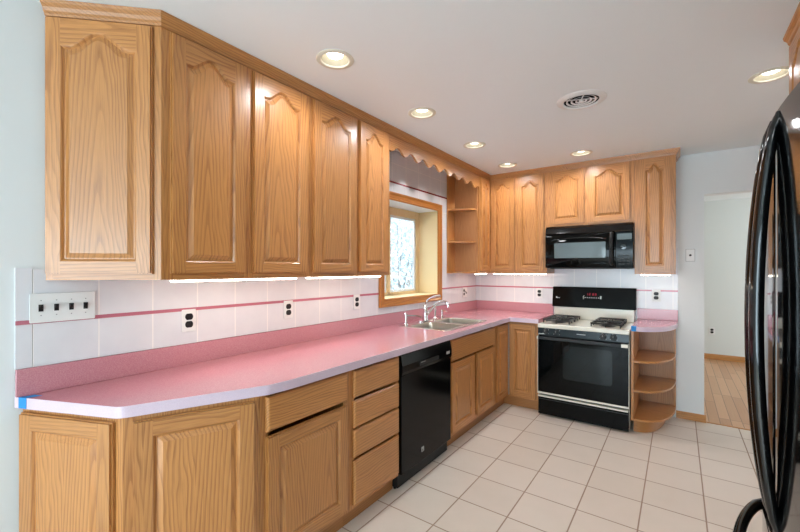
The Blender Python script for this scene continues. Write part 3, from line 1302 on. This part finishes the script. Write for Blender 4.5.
# ------------------------------------------------------------------ sink and faucet
def sink():
    cx, cyy = (SX0 + SX1) / 2, (SY0 + SY1) / 2
    root = thing('kitchen_sink', 'stainless steel double bowl sink set into the pink counter', 'sink', (cx, cyy, CZ), 0)
    z = 0.004
    ox0, ox1, oy0, oy1 = SX0 - 0.010 - cx, SX1 + 0.010 - cx, SY0 - 0.010 - cyy, SY1 + 0.010 - cyy
    bowls = [(SX0 + 0.095 - cx, SX1 - 0.030 - cx, SY0 + 0.030 - cyy, -0.024), (SX0 + 0.095 - cx, SX1 - 0.030 - cx, 0.024, SY1 - 0.030 - cyy)]
    bm = bmesh.new()
    edges = []
    rings = [rrect(ox0, ox1, oy0, oy1, 0.05, 6)] + [rrect(*bb, 0.045, 6) for bb in bowls]
    for ring in rings:
        vs = [bm.verts.new((*p, z)) for p in ring]
        for i in range(len(vs)):
            edges.append(bm.edges.new((vs[i], vs[(i + 1) % len(vs)])))
    bmesh.ops.triangle_fill(bm, use_beauty=True, edges=edges)
    for f in bm.faces:
        if f.normal.z < 0:
            f.normal_flip()
    ring = rings[0]
    n = len(ring)
    lo = [bm.verts.new((p[0] * 1.004, p[1] * 1.003, 0.0006)) for p in ring]
    bm.verts.ensure_lookup_table()
    top = list(bm.verts)[:n]
    for i in range(n):
        bm.faces.new((top[i], top[(i + 1) % n], lo[(i + 1) % n], lo[i]))
    me = bpy.data.meshes.new('rim')
    bm.to_mesh(me)
    bm.free()
    me.materials.append(RIMSTEEL)
    o = bpy.data.objects.new('rim', me)
    COL.objects.link(o)
    o.parent = root
    for bb in bowls:
        m = MB()
        x0, x1, y0, y1 = bb
        ls = []
        for off, zz in ((0, z), (0.004, 0.0), (0.010, -0.05), (0.014, -0.14), (0.022, -0.162), (0.045, -0.172)):
            ls.append([(*p, zz) for p in rrect(x0 + off, x1 - off, y0 + off, y1 - off, 0.045, 6)])
        m.loops(ls, 0, True, True, False, True)
        bo = m.build('bowl', STEEL, root, angle=60)
        m = MB()
        m.lathe([(0.001, -0.168), (0.030, -0.168), (0.042, -0.1705)], ((x0 + x1) / 2, (y0 + y1) / 2, 0), 24)
        m.build('drain', CHROME, bo)


sink()


def bez(pts, n=16):
    p = [Vector(q) for q in pts]
    out = []
    for i in range(n + 1):
        t = i / n
        q = list(p)
        while len(q) > 1:
            q = [a.lerp(b, t) for a, b in zip(q[:-1], q[1:])]
        out.append(q[0])
    return out


FZ = CZ + 0.0045
root = thing('faucet', 'chrome single-lever kitchen faucet behind the double sink', 'faucet', (0.135, -1.425, FZ), 0)
m = MB()
m.prism(rrect(-0.028, 0.028, -0.11, 0.11, 0.026, 5), 'xy', 0, 0.008)
m.lathe([(0.030, 0.008), (0.028, 0.02), (0.024, 0.03), (0.022, 0.10), (0.024, 0.11), (0.024, 0.135), (0.014, 0.150), (0.001, 0.153)], (0, 0, 0), 20)
m.build('base', CHROME, root)
m = MB()
m.tube(bez([(0.012, 0, 0.06), (0.06, 0.0, 0.10), (0.12, 0.005, 0.215), (0.20, 0.005, 0.205), (0.235, 0.005, 0.18)], 18), [0.013] * 12 + [0.012] * 7, 12)
m.tube([(0.232, 0.005, 0.186), (0.240, 0.005, 0.142)], 0.0115, 14)
m.build('spout', CHROME, root)
m = MB()
m.tube(bez([(0.0, 0, 0.145), (0.0, 0.0, 0.19), (0.05, 0.0, 0.235), (0.16, 0.0, 0.245)], 14), [0.010] * 5 + [0.008] * 6 + [0.010] * 4, 10)
m.build('lever', CHROME, root)

root = thing('side_sprayer', 'chrome side sprayer standing right of the faucet', 'sprayer', (0.135, -1.250, FZ), 0)
m = MB()
m.lathe([(0.024, 0), (0.022, 0.008), (0.014, 0.016), (0.012, 0.03)], (0, 0, 0), 18, cap0=True)
m.build('base', CHROME, root)
m = MB()
m.lathe([(0.010, 0.03), (0.012, 0.06), (0.017, 0.085), (0.017, 0.11), (0.010, 0.118), (0.001, 0.119)], (0, 0, 0), 18)
m.build('spray_head', CHROME, root)

root = thing('soap_dispenser', 'small chrome dispenser, last fitting right of the faucet', 'dispenser', (0.135, -1.110, FZ), 0)
m = MB()
m.lathe([(0.020, 0), (0.018, 0.008), (0.010, 0.014), (0.010, 0.055)], (0, 0, 0), 18, cap0=True)
m.build('base', CHROME, root)
m = MB()
m.lathe([(0.013, 0.055), (0.014, 0.075), (0.006, 0.082), (0.001, 0.083)], (0, 0, 0), 18)
m.tube([(0, 0, 0.070), (0.045, 0.01, 0.068), (0.055, 0.012, 0.058)], 0.005, 8)
m.build('pump_head', CHROME, root)

root = thing('water_tap', 'small chrome tap with a straight thin spout, left of the faucet', 'tap', (0.130, -1.745, FZ), 0)
m = MB()
m.lathe([(0.022, 0), (0.020, 0.01), (0.012, 0.016), (0.012, 0.075), (0.016, 0.08), (0.016, 0.095), (0.008, 0.102), (0.001, 0.103)], (0, 0, 0), 18, cap0=True)
m.build('body', CHROME, root)
m = MB()
m.tube([(0.01, 0.0, 0.080), (0.07, 0.06, 0.078), (0.10, 0.09, 0.070), (0.104, 0.094, 0.058)], 0.0055, 10)
m.build('spout', CHROME, root)


# ------------------------------------------------------------------ dishwasher
def dishwasher():
    a, b = -2.5575, -1.8965
    w = b - a
    root = thing('dishwasher', 'black built-in dishwasher under the counter between drawers and sink base', 'dishwasher', (0.660, a, 0), PI / 2)
    m = MB()
    m.box(0.004, w - 0.004, 0.030, 0.60, 0.012, 0.872)
    m.build('tub', BLACK, root)
    m = MB()
    m.box(0.003, w - 0.003, -0.003, 0.0295, 0.105, 0.735)
    m.build('door_panel', DWBLACK, root, bevel=0.004)
    m = MB()
    pts = [(0.0295, 0.740), (-0.004, 0.740), (-0.010, 0.760), (-0.010, 0.800), (0.002, 0.868), (0.0295, 0.868)]
    m.prism(pts, 'yz', 0.003, w - 0.003)
    cp = m.build('control_panel', DWBLACK, root)
    m = MB()
    m.prism(rrect(0.20, 0.46, 0.764, 0.792, 0.012, 4), 'xz', -0.0135, -0.0102)
    m.build('latch', BLACK, cp)
    m = MB()
    m.box(0.215, 0.275, -0.0142, -0.0136, 0.784, 0.788)
    m.build('button_mark', BADGE, cp)
    m = MB()
    m.box(w - 0.085, w - 0.035, -0.0108, -0.0101, 0.776, 0.796)
    m.build('button_mark', BADGE, cp)
    m = MB()
    m.box(0.003, w - 0.003, 0.050, 0.064, 0.001, 0.104)
    m.build('kick_plate', BLACK, root)
    m = MB()
    m.prism(rrect(0.235, 0.268, 0.165, 0.198, 0.003, 2), 'xz', -0.0046, -0.0031)
    m.build('badge', BADGE, root, label='small square silver badge')
    m = MB()
    m.box(0.246, 0.256, -0.0052, -0.0047, 0.170, 0.184)
    m.build('badge_mark', BLACK, root)


dishwasher()


# ------------------------------------------------------------------ range
def kitchen_range():
    x0, x1 = 0.9745, 1.7515
    w = x1 - x0
    YF = -0.672                    # body front; the door stands proud of it
    root = thing('gas_range', 'black and almond gas range with four burners below the microwave', 'stove', (x0, -0.015, 0), 0)
    yf = YF + 0.015
    m = MB()
    m.box(0.002, w - 0.002, yf + 0.001, -0.02, 0.035, 0.850)
    for xx in (0.03, w - 0.06):
        for yy in (yf + 0.05, -0.08):
            ft = MB()
            ft.lathe([(0.016, 0.001), (0.016, 0.0345)], (xx + 0.015, yy, 0), 10, cap0=True, cap1=True)
            ft.build('leveling_foot', BLACK, root)
    m.build('body', ENAMEL, root)
    m = MB()
    m.box(0.004, w - 0.004, yf - 0.0004, yf + 0.0008, 0.036, 0.849)
    m.build('front_frame', BLACK, root)
    m = MB()
    m.box(0, w, yf - 0.030, -0.02, 0.8505, 0.891)
    ct = m.build('cooktop', ENAMEL, root, bevel=0.008, seg=3)
    # raised rear ledge in almond
    m = MB()
    m.box(0.012, w - 0.012, -0.110, -0.02, 0.8915, 1.015)
    m.build('rear_ledge', ENAMEL, root, bevel=0.004)
    m = MB()
    m.prism([(-0.120, 1.0155), (-0.085, 1.222), (-0.075, 1.230), (-0.008, 1.230), (-0.008, 1.0155)], 'yz', -0.008, w + 0.004)
    bg = m.build('backguard', RANGEBLACK, root, bevel=0.004)

    def on_guard(z):
        return -0.120 + (z - 1.0155) / (1.222 - 1.0155) * 0.035

    def guard_plate(mb, xa, xb, za, zb, t=0.0012, k=0):
        ya, yb = on_guard(za) - 0.0005, on_guard(zb) - 0.0005
        mb.add([(xa, ya, za), (xb, ya, za), (xb, yb, zb), (xa, yb, zb), (xa, ya - t, za), (xb, ya - t, za), (xb, yb - t, zb), (xa, yb - t, zb)],
               [(0, 1, 2, 3), (4, 5, 6, 7), (0, 1, 5, 4), (1, 2, 6, 5), (2, 3, 7, 6), (3, 0, 4, 7)], k)
    m = MB()
    guard_plate(m, 0.285, 0.485, 1.098, 1.178)
    m.build('clock_panel', BLACKGLASS, bg)
    # red seven-segment time 12:00
    segs = {'1': 'bc', '2': 'abged', '0': 'abcdef'}
    for k, ch in enumerate('1200'):
        cx = 0.335 + k * 0.024 + (0.008 if k > 1 else 0)
        cz_ = 1.148
        W_, H_ = 0.012, 0.010
        t = 0.0028
        S = {'a': (cx, cx + W_, cz_ + 2 * H_ - t, cz_ + 2 * H_), 'g': (cx, cx + W_, cz_ + H_ - t / 2, cz_ + H_ + t / 2), 'd': (cx, cx + W_, cz_, cz_ + t),
             'b': (cx + W_ - t, cx + W_, cz_ + H_, cz_ + 2 * H_), 'c': (cx + W_ - t, cx + W_, cz_, cz_ + H_), 'f': (cx, cx + t, cz_ + H_, cz_ + 2 * H_), 'e': (cx, cx + t, cz_, cz_ + H_)}
        m = MB()
        for s_ in segs[ch]:
            guard_plate(m, *S[s_], 0.0022)
        m.build('clock_digit', REDLED, bg, label='red clock digit')
    marks = [(0.318 + k * 0.021, 0.328 + k * 0.021, 1.118, 1.127) for k in range(7)]
    marks += [(0.300, 0.310, 1.122, 1.132), (0.306, 0.314, 1.136, 1.143), (0.303, 0.309, 1.106, 1.114), (0.462, 0.476, 1.112, 1.142)]
    for mk in marks:
        m = MB()
        guard_plate(m, *mk, 0.0022)
        m.build('button_mark', DOTS, bg)
    m = MB()
    for xa, xb, za, zb in ((0.030, 0.040, 1.106, 1.124), (0.040, 0.052, 1.106, 1.116), (0.055, 0.068, 1.106, 1.113)):
        guard_plate(m, xa, xb, za, zb, 0.001)
    m.build('maker_mark', DOTS, bg)
    # burners and grates
    for gx in (0.155, 0.582):
        for gy in (-0.245, -0.500):
            m = MB()
            m.lathe([(0.070, 0.0), (0.066, 0.003), (0.045, 0.004), (0.040, 0.012), (0.036, 0.018), (0.001, 0.019)], (gx, gy, 0.8915), 24)
            m.build('burner', IRON, root)
    for gx in (0.155, 0.582):
        for gy in (-0.245, -0.500):
            m = MB()
            zt = 0.928
            s, q = 0.118, 0.006
            rect = [(gx - s, gy - s * 0.92), (gx + s, gy - s * 0.92), (gx + s, gy + s * 0.92), (gx - s, gy + s * 0.92)]
            for i in range(4):
                p, r_ = rect[i], rect[(i + 1) % 4]
                m.tube([(p[0], p[1], zt - 0.006), (r_[0], r_[1], zt - 0.006)], 0.0085, 6, caps=True)
                m.tube([(p[0], p[1], 0.892), (p[0], p[1], zt - 0.004)], 0.006, 6)
                mx, my = (p[0] + r_[0]) / 2, (p[1] + r_[1]) / 2
                m.tube([(mx, my, zt - 0.006), (mx + (gx - mx) * 0.25, my + (gy - my) * 0.25, zt), (mx + (gx - mx) * 0.78, my + (gy - my) * 0.78, zt)], 0.0085, 6)
                m.tube([(mx, my, 0.892), (mx, my, zt - 0.006)], 0.006, 6)
            m.build('grate', IRON, root)
    # control panel, slightly raked
    m = MB()
    m.prism([(yf, 0.782), (yf - 0.034, 0.786), (yf - 0.026, 0.850), (yf, 0.850)], 'yz', 0.004, w - 0.004)
    cp = m.build('control_panel', PANELGREY, root)
    for kx in (0.078, 0.178, 0.572, 0.656):
        m = MB()
        yk = yf - 0.030
        m.lathe([(0.029, yk + 0.001), (0.029, yk - 0.004)], (kx, 0, 0.818), 24, 'y', 1, cap1=True)
        m.lathe([(0.024, yk - 0.004), (0.021, yk - 0.022), (0.001, yk - 0.024)], (kx, 0, 0.818), 24, 'y')
        m.box(kx - 0.005, kx + 0.005, yk - 0.034, yk - 0.020, 0.798, 0.838)
        kn = m.build('knob', [BLACK, PANELGREY], root)
        m = MB()
        m.box(kx - 0.0015, kx + 0.0015, yk - 0.0348, yk - 0.0342, 0.822, 0.836)
        m.build('pointer_mark', DOTS, kn)
        for a in (40, 100, 220, 320):
            ax, az = kx + 0.032 * math.cos(math.radians(a)), 0.818 + 0.028 * math.sin(math.radians(a))
            m = MB()
            m.box(ax - 0.0035, ax + 0.0035, yk - 0.0035, yk - 0.0022, az - 0.003, az + 0.003)
            m.build('dial_mark', DOTS, kn)
    m = MB()
    m.box(0.355, 0.430, yf - 0.0312, yf - 0.0300, 0.816, 0.821)
    m.build('maker_mark', DOTS, cp)
    m = MB()
    m.box(0.010, 0.075, yf - 0.0345, yf - 0.0325, 0.791, 0.798)
    m.build('panel_strip', DOTS, cp)
    # oven door
    m = MB()
    m.box(0.006, w - 0.006, yf - 0.036, yf - 0.0005, 0.232, 0.775)
    dr = m.build('oven_door', BLACKGLASS, root, bevel=0.003)
    m = MB()
    m.prism(rrect(0.235, 0.645, 0.385, 0.700, 0.030, 5), 'xz', -0.0375 + yf, yf - 0.0362)
    m.build('window', OVENGLASS, dr)
    m = MB()
    for xa, xb in ((0.0015, 0.0055), (w - 0.0055, w - 0.0015)):
        m.box(xa, xb, yf - 0.037, yf - 0.001, 0.215, 0.775)
    m.box(0.0015, w - 0.0015, yf - 0.039, yf - 0.001, 0.215, 0.2315)
    m.build('door_trim', ENAMEL, dr, label='white trim strips')
    m = MB()
    m.box(0.016, w - 0.060, yf - 0.070, yf - 0.050, 0.745, 0.772)
    m.box(0.045, 0.075, yf - 0.050, yf - 0.036, 0.748, 0.770)
    m.box(w - 0.100, w - 0.070, yf - 0.050, yf - 0.036, 0.748, 0.770)
    hd = m.build('door_handle', BLACK, root, bevel=0.004)
    m = MB()
    m.box(w - 0.059, w - 0.010, yf - 0.070, yf - 0.037, 0.745, 0.772)
    m.build('end_cap', ENAMEL, hd)
    m = MB()
    m.box(0.004, 0.0155, yf - 0.070, yf - 0.037, 0.745, 0.772)
    m.build('end_cap', ENAMEL, hd)
    # broiler drawer
    m = MB()
    m.box(0.006, w - 0.006, yf - 0.030, yf - 0.0005, 0.016, 0.183)
    d2 = m.build('broiler_drawer', RANGEBLACK, root, bevel=0.004)
    m = MB()
    m.box(0.004, w - 0.010, yf - 0.040, yf - 0.001, 0.184, 0.198)
    m.build('drawer_trim', ENAMEL, d2, bevel=0.002, label='white trim strip')
    m = MB()
    m.box(0.010, w - 0.010, yf - 0.034, yf - 0.0302, 0.160, 0.166)
    m.build('drawer_pull', BLACK, d2)


kitchen_range()


# ------------------------------------------------------------------ microwave
def microwave():
    x0, x1 = 0.9665, 1.7535
    w = x1 - x0
    z0, z1 = 1.425, 1.8600
    root = thing('microwave', 'black over-the-range microwave hung under the short cabinet', 'microwave', (x0, -0.010, z0), 0)
    h = z1 - z0
    yf = -0.345
    m = MB()
    m.box(0, w, yf, 0, 0.004, h)
    m.build('body', BLACK, root, bevel=0.003)
    # curved front: top vent band, door, control panel
    m = MB()
    m.prism([(yf - 0.0005, 0.345), (yf - 0.030, 0.345), (yf - 0.038, 0.360), (yf - 0.030, 0.415), (yf - 0.010, h), (yf - 0.0005, h)], 'yz', 0.0, w)
    vb = m.build('vent_band', GLOSSBLACK, root)
    xd = 0.645

    def front(xa, xb, za, zb, name, mat, y0=yf - 0.0005, y1=yf - 0.046):
        mm = MB()
        mm.prism([(y0, za), (y1 + 0.006, za), (y1, za + 0.012), (y1, zb - 0.012), (y1 + 0.006, zb), (y0, zb)], 'yz', xa, xb)
        return mm.build(name, mat, root, bevel=0.002)
    dr = front(0.0, xd - 0.002, 0.010, 0.343, 'door', BLACKGLASS)
    pn = front(xd, w, 0.010, 0.343, 'control_panel', PANELGREY)
    m = MB()
    m.prism(rrect(0.090, 0.560, 0.108, 0.262, 0.008, 3), 'xz', yf - 0.0475, yf - 0.0462)
    m.build('window', MWGLASS, dr)
    # arched brow line across the door top
    m = MB()
    pts = [(0.06 + 0.50 * k / 16, 0.288 + 0.022 * math.sin(PI * k / 16)) for k in range(17)]
    m.tube([(p[0], yf - 0.0465, p[1]) for p in pts], 0.004, 6)
    m.build('door_brow', BLACK, dr)
    m = MB()
    m.tube(bez([(0.612, yf - 0.047, 0.045), (0.612, yf - 0.090, 0.06), (0.612, yf - 0.098, 0.195), (0.612, yf - 0.090, 0.325), (0.612, yf - 0.047, 0.340)], 18), 0.017, 12)
    m.build('door_handle', BLACK, dr)
    m = MB()
    for xa in (0.020, 0.036, 0.052):
        m.box(xa, xa + 0.012, yf - 0.0470, yf - 0.0462, 0.035, 0.047)
    m.box(0.47, 0.56, yf - 0.0468, yf - 0.0462, 0.052, 0.056)
    m.build('maker_mark', PANELGREY, dr)
    m = MB()
    m.prism(rrect(xd + 0.012, w - 0.010, 0.275, 0.330, 0.006, 3), 'xz', yf - 0.0475, yf - 0.0462)
    m.build('display', MWGLASS, pn)
    m = MB()
    m.lathe([(0.026, yf - 0.0462), (0.024, yf - 0.062), (0.001, yf - 0.063)], (xd + 0.066, 0, 0.205), 24, 'y')
    m.build('dial', GLOSSBLACK, pn)
    m = MB()
    for r_ in range(4):
        for c_ in range(3):
            m.box(xd + 0.022 + c_ * 0.034, xd + 0.046 + c_ * 0.034, yf - 0.0469, yf - 0.0462, 0.040 + r_ * 0.026, 0.054 + r_ * 0.026)
    m.build('keypad', BLACK, pn)
    m = MB()
    m.box(0.03, w - 0.03, yf + 0.03, -0.06, -0.001, 0.0036)
    m.build('bottom_grille', BLACK, root)


microwave()


# ------------------------------------------------------------------ refrigerator
def fridge():
    yc = -3.37
    half = 0.455
    FX = 2.268
    root = thing('refrigerator', 'glossy black french-door refrigerator with bowed handles at the right edge', 'refrigerator', (2.34, yc, 0), 0)

    def fx(y):
        return FX + 0.042 * (y / half) ** 2 - 2.34
    m = MB()
    m.box(0.010, 0.71, -half, half, 0.02, 1.745)
    for xx in (0.05, 0.66):
        for yy in (-0.4, 0.4):
            m.lathe([(0.02, 0.001), (0.02, 0.02)], (xx, yy, 0), 10, cap0=True)
    m.build('body', GLOSSBLACK, root)

    def panel(ya, yb, z0, z1, name):
        mm = MB()
        n = 16
        front = [(fx(ya + (yb - ya) * k / n), ya + (yb - ya) * k / n) for k in range(n + 1)]
        r = 0.006
        # rounded vertical edges
        f = [(front[0][0] + r, ya)] + [(front[0][0] + 0.0015, ya + 0.0015)] + [(p[0], min(max(p[1], ya + r), yb - r)) for p in front] + [(front[-1][0] + 0.0015, yb - 0.0015)] + [(front[-1][0] + r, yb)]
        pts = [(0.0095, ya)] + f + [(0.0095, yb)]
        mm.prism(pts, 'xy', z0, z1, 0, True)
        return mm.build(name, GLOSSBLACK, root, angle=30)

    def vhandle(door_, y):
        mm = MB()
        z0, z1 = 0.845, 1.758
        xs = fx(y)
        path = []
        n = 28
        for k in range(n + 1):
            t = k / n
            s = math.sin(PI * t) ** 0.62
            path.append((xs + 0.004 - 0.039 * s, y, z0 + (z1 - z0) * t))
        rr = [0.010 + 0.006 * math.sin(PI * k / n) ** 0.5 for k in range(n + 1)]
        qq = [0.008 + 0.005 * math.sin(PI * k / n) ** 0.5 for k in range(n + 1)]
        mm.tube(path, rr, 14, 0, qq, up=(1, 0, 0))
        mm.build('door_handle', GLOSSBLACK, door_)
    d1 = panel(0.003, half, 0.795, 1.765, 'far_door')
    d2 = panel(-half, -0.003, 0.795, 1.765, 'near_door')
    vhandle(d1, 0.034)
    vhandle(d2, -0.034)
    d3 = panel(-half, half, 0.060, 0.785, 'freezer_drawer')
    mm = MB()
    path = []
    n = 30
    for k in range(n + 1):
        t = k / n
        y = -0.40 + 0.80 * t
        s = math.sin(PI * t) ** 0.55
        path.append((fx(y) + 0.004 - 0.062 * s, y, 0.715))
    mm.tube(path, 0.013, 14, 0, 0.015)
    mm.build('drawer_handle', GLOSSBLACK, d3)


fridge()


# tall pantry on the right wall, past the refrigerator
def pantry():
    y0, y1 = -2.868, -2.04
    root = thing('pantry_cabinet', 'tall oak pantry cabinet at the right edge beyond the black refrigerator', 'cabinet', (2.524, y1, 0), -PI / 2)
    w = y1 - y0
    m = MB()
    m.box(0, w, 0.0195, 0.540, 0.10, UZ1)
    m.build('carcass', OV, root)
    face_frame(root, w, 0.10, UZ1, [(0.05, 0.40, 0.16, 1.36), (0.44, 0.78, 0.16, 1.36), (0.05, 0.40, 1.42, 2.42), (0.44, 0.78, 1.42, 2.42)])
    for xa, xb in ((0.035, 0.408), (0.424, 0.797)):
        door(root, xa, xb, 0.130, 1.380, 0, 0.05)
        door(root, xa, xb, 1.400, 2.440, 0, 0.052)
    m = MB()
    m.box(0, w, 0.06, 0.074, 0.001, 0.0995)
    m.build('toe_kick', TOE, root)
    sweep([(0, 0.54), (0, 0), (w, 0)][1:], [(o_, z_) for o_, z_ in CROWN], 'crown_trim', OH, root)


pantry()


# ------------------------------------------------------------------ electrical plates
def outlet(label, x, y, z, rz, extra=False, group='outlets with black receptacles'):
    root = thing('wall_outlet', label, 'outlet', (x, y, z), rz, group)
    hw = 0.058 if extra else 0.036
    m = MB()
    m.prism(rrect(-hw, hw, -0.058, 0.058, 0.006, 3), 'xz', -0.005, 0)
    m.build('cover_plate', WHITE, root, bevel=0.0015)
    for dz in (-0.020, 0.020):
        m = MB()
        ox = -0.022 if extra else 0
        pts = [(ox + 0.020 * math.cos(a) * 1.0, dz + max(-0.0165, min(0.0165, 0.020 * math.sin(a)))) for a in [2 * PI * k / 24 for k in range(24)]]
        m.prism(pts, 'xz', -0.0072, -0.0052)
        m.build('receptacle', BLACK, root)
    if extra:
        m = MB()
        m.box(0.012, 0.022, -0.0115, -0.0052, -0.004, 0.012)
        m.box(0.030, 0.040, -0.0115, -0.0052, -0.018, -0.002)
        m.build('toggle', BLACK, root)
    return root


XL = 0.0112
G_OUT = 'outlets with black receptacles'
outlet('white outlet plate with black receptacles on the left wall, nearest the four-switch plate', XL, -3.563, 1.152, PI / 2)
outlet('white outlet plate with black receptacles on the left wall, middle one above the long counter', XL, -2.927, 1.156, PI / 2)
outlet('white outlet plate with black receptacles on the left wall, just left of the sink window', XL, -2.262, 1.160, PI / 2)
outlet('white outlet plate with black receptacles and toggles in the corner right of the sink', XL, -0.345, 1.145, PI / 2, True)
outlet('white outlet plate with black receptacles on the back wall, just left of the range', 0.795, -XL, 1.145, 0)
outlet('white outlet plate with black receptacles on the back wall, above the small counter', 1.916, -XL, 1.160, 0)
outlet('white outlet plate with black receptacles low on the dining room wall beyond the doorway', 2.522, 3.2698, 0.446, 0)

root = thing('switch_plate', 'large white plate with four black toggle switches at the near counter end', 'light switch', (XL, -4.070, 1.264), PI / 2)
m = MB()
m.prism(rrect(-0.106, 0.106, -0.059, 0.059, 0.005, 3), 'xz', -0.005, 0)
m.build('cover_plate', WHITE, root, bevel=0.0015)
for k in range(4):
    m = MB()
    xx = -0.072 + k * 0.048
    m.box(xx - 0.0075, xx + 0.0075, -0.0062, -0.0052, -0.014, 0.014)
    m.prism([(-0.0062, -0.007), (-0.0062, 0.007), (-0.018, 0.014), (-0.018, 0.006)], 'yz', xx - 0.005, xx + 0.005)
    m.build('toggle', BLACK, root)
    m = MB()
    for zz in (-0.030, 0.030):
        m.lathe([(0.0025, -0.0062), (0.0025, -0.0052)], (xx, 0, zz), 8, 'y', cap0=True)
    m.build('screw', BADGE, root)

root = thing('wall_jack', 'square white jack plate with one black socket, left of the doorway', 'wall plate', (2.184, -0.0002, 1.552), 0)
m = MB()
m.prism(rrect(-0.036, 0.036, -0.059, 0.059, 0.004, 3), 'xz', -0.003, 0)  # slightly larger grey layer, painting the shadow line around the plate
m.build('shadow_outline', BADGE, root, label='grey rim')
m = MB()
m.prism(rrect(-0.032, 0.032, -0.055, 0.055, 0.003, 3), 'xz', -0.006, -0.0032)
m.build('cover_plate', WHITE, root, bevel=0.001)
m = MB()
m.lathe([(0.010, -0.0052), (0.010, -0.010), (0.001, -0.0102)], (0, 0, 0), 14, 'y')
m.build('socket', BLACK, root)

# ------------------------------------------------------------------ ceiling fixtures
LABELS = ['round recessed ceiling light, nearest and leftmost, above the left wall cabinets',
          'round recessed ceiling light above the left cabinets, second from the near one',
          'round recessed ceiling light in front of the scalloped valance',
          'round recessed ceiling light in the back left corner of the ceiling',
          'round recessed ceiling light above the cabinet over the microwave',
          'round recessed ceiling light at the right, beside the tall pantry',
          'added unseen recessed ceiling light behind the viewpoint, for general light']


def can_light(i, x, y):
    root = thing('recessed_light', LABELS[i], 'light', (x, y, H), 0, 'recessed ceiling lights')
    m = MB()
    m.lathe([(0.071, 0.010), (0.070, -0.002), (0.074, -0.006), (0.090, -0.006), (0.096, -0.003), (0.096, -0.0003), (0.0725, -0.0003)], (0, 0, 0), 40)
    m.build('trim_ring', RIMMETAL, root)
    m = MB()
    m.lathe([(0.0705, -0.001), (0.064, 0.045), (0.058, 0.095), (0.001, 0.098)], (0, 0, 0), 40)
    m.build('reflector', BAFFLE, root)
    m = MB()
    m.lathe([(0.001, 0.012), (0.026, 0.013), (0.040, 0.020), (0.042, 0.030), (0.032, 0.060), (0.020, 0.092)], (0, 0, 0), 32)
    m.build('bulb', BULB, root)
    l = lamp('can_lamp', 'SPOT', (0, 0, 0.006), (0, 0, 0), CAN_ENERGY, CAN_COLOR, spot_size=math.radians(168), spot_blend=0.7, shadow_soft_size=0.045)
    l.parent = root


for i, (x, y) in enumerate(CANS):
    can_light(i, x, y)

root = thing('ceiling_vent', 'round white ceiling air vent with concentric louvers', 'air vent', (VENT[0], VENT[1], H), 0)
m = MB()
m.lathe([(0.104, -0.002), (0.1038, -0.008), (0.110, -0.014), (0.128, -0.012), (0.145, -0.003), (0.146, -0.0003), (0.106, -0.0003)], (0, 0, 0), 48)
m.build('flange', WHITE, root)
m = MB()
for r in (0.030, 0.057, 0.084):
    m.lathe([(r - 0.005, -0.001), (r + 0.005, -0.005), (r + 0.005, -0.007), (r - 0.005, -0.003), (r - 0.005, -0.001)], (0, 0, 0), 40)
m.lathe([(0.001, -0.014), (0.012, -0.012), (0.015, -0.004), (0.001, 0.0)], (0, 0, 0), 20)
m.build('louvers', WHITE, root)
m = MB()
for a in (0.4, 0.4 + PI / 2):
    c, s = math.cos(a), math.sin(a)
    m.tube([(-0.098 * c, -0.098 * s, 0.004), (0.098 * c, 0.098 * s, 0.004)], 0.004, 6)
m.build('spokes', WHITE, root)
m = MB()
m.lathe([(0.1035, -0.0025), (0.102, 0.050), (0.001, 0.051)], (0, 0, 0), 32)
m.build('duct', DARKHOLE, root)
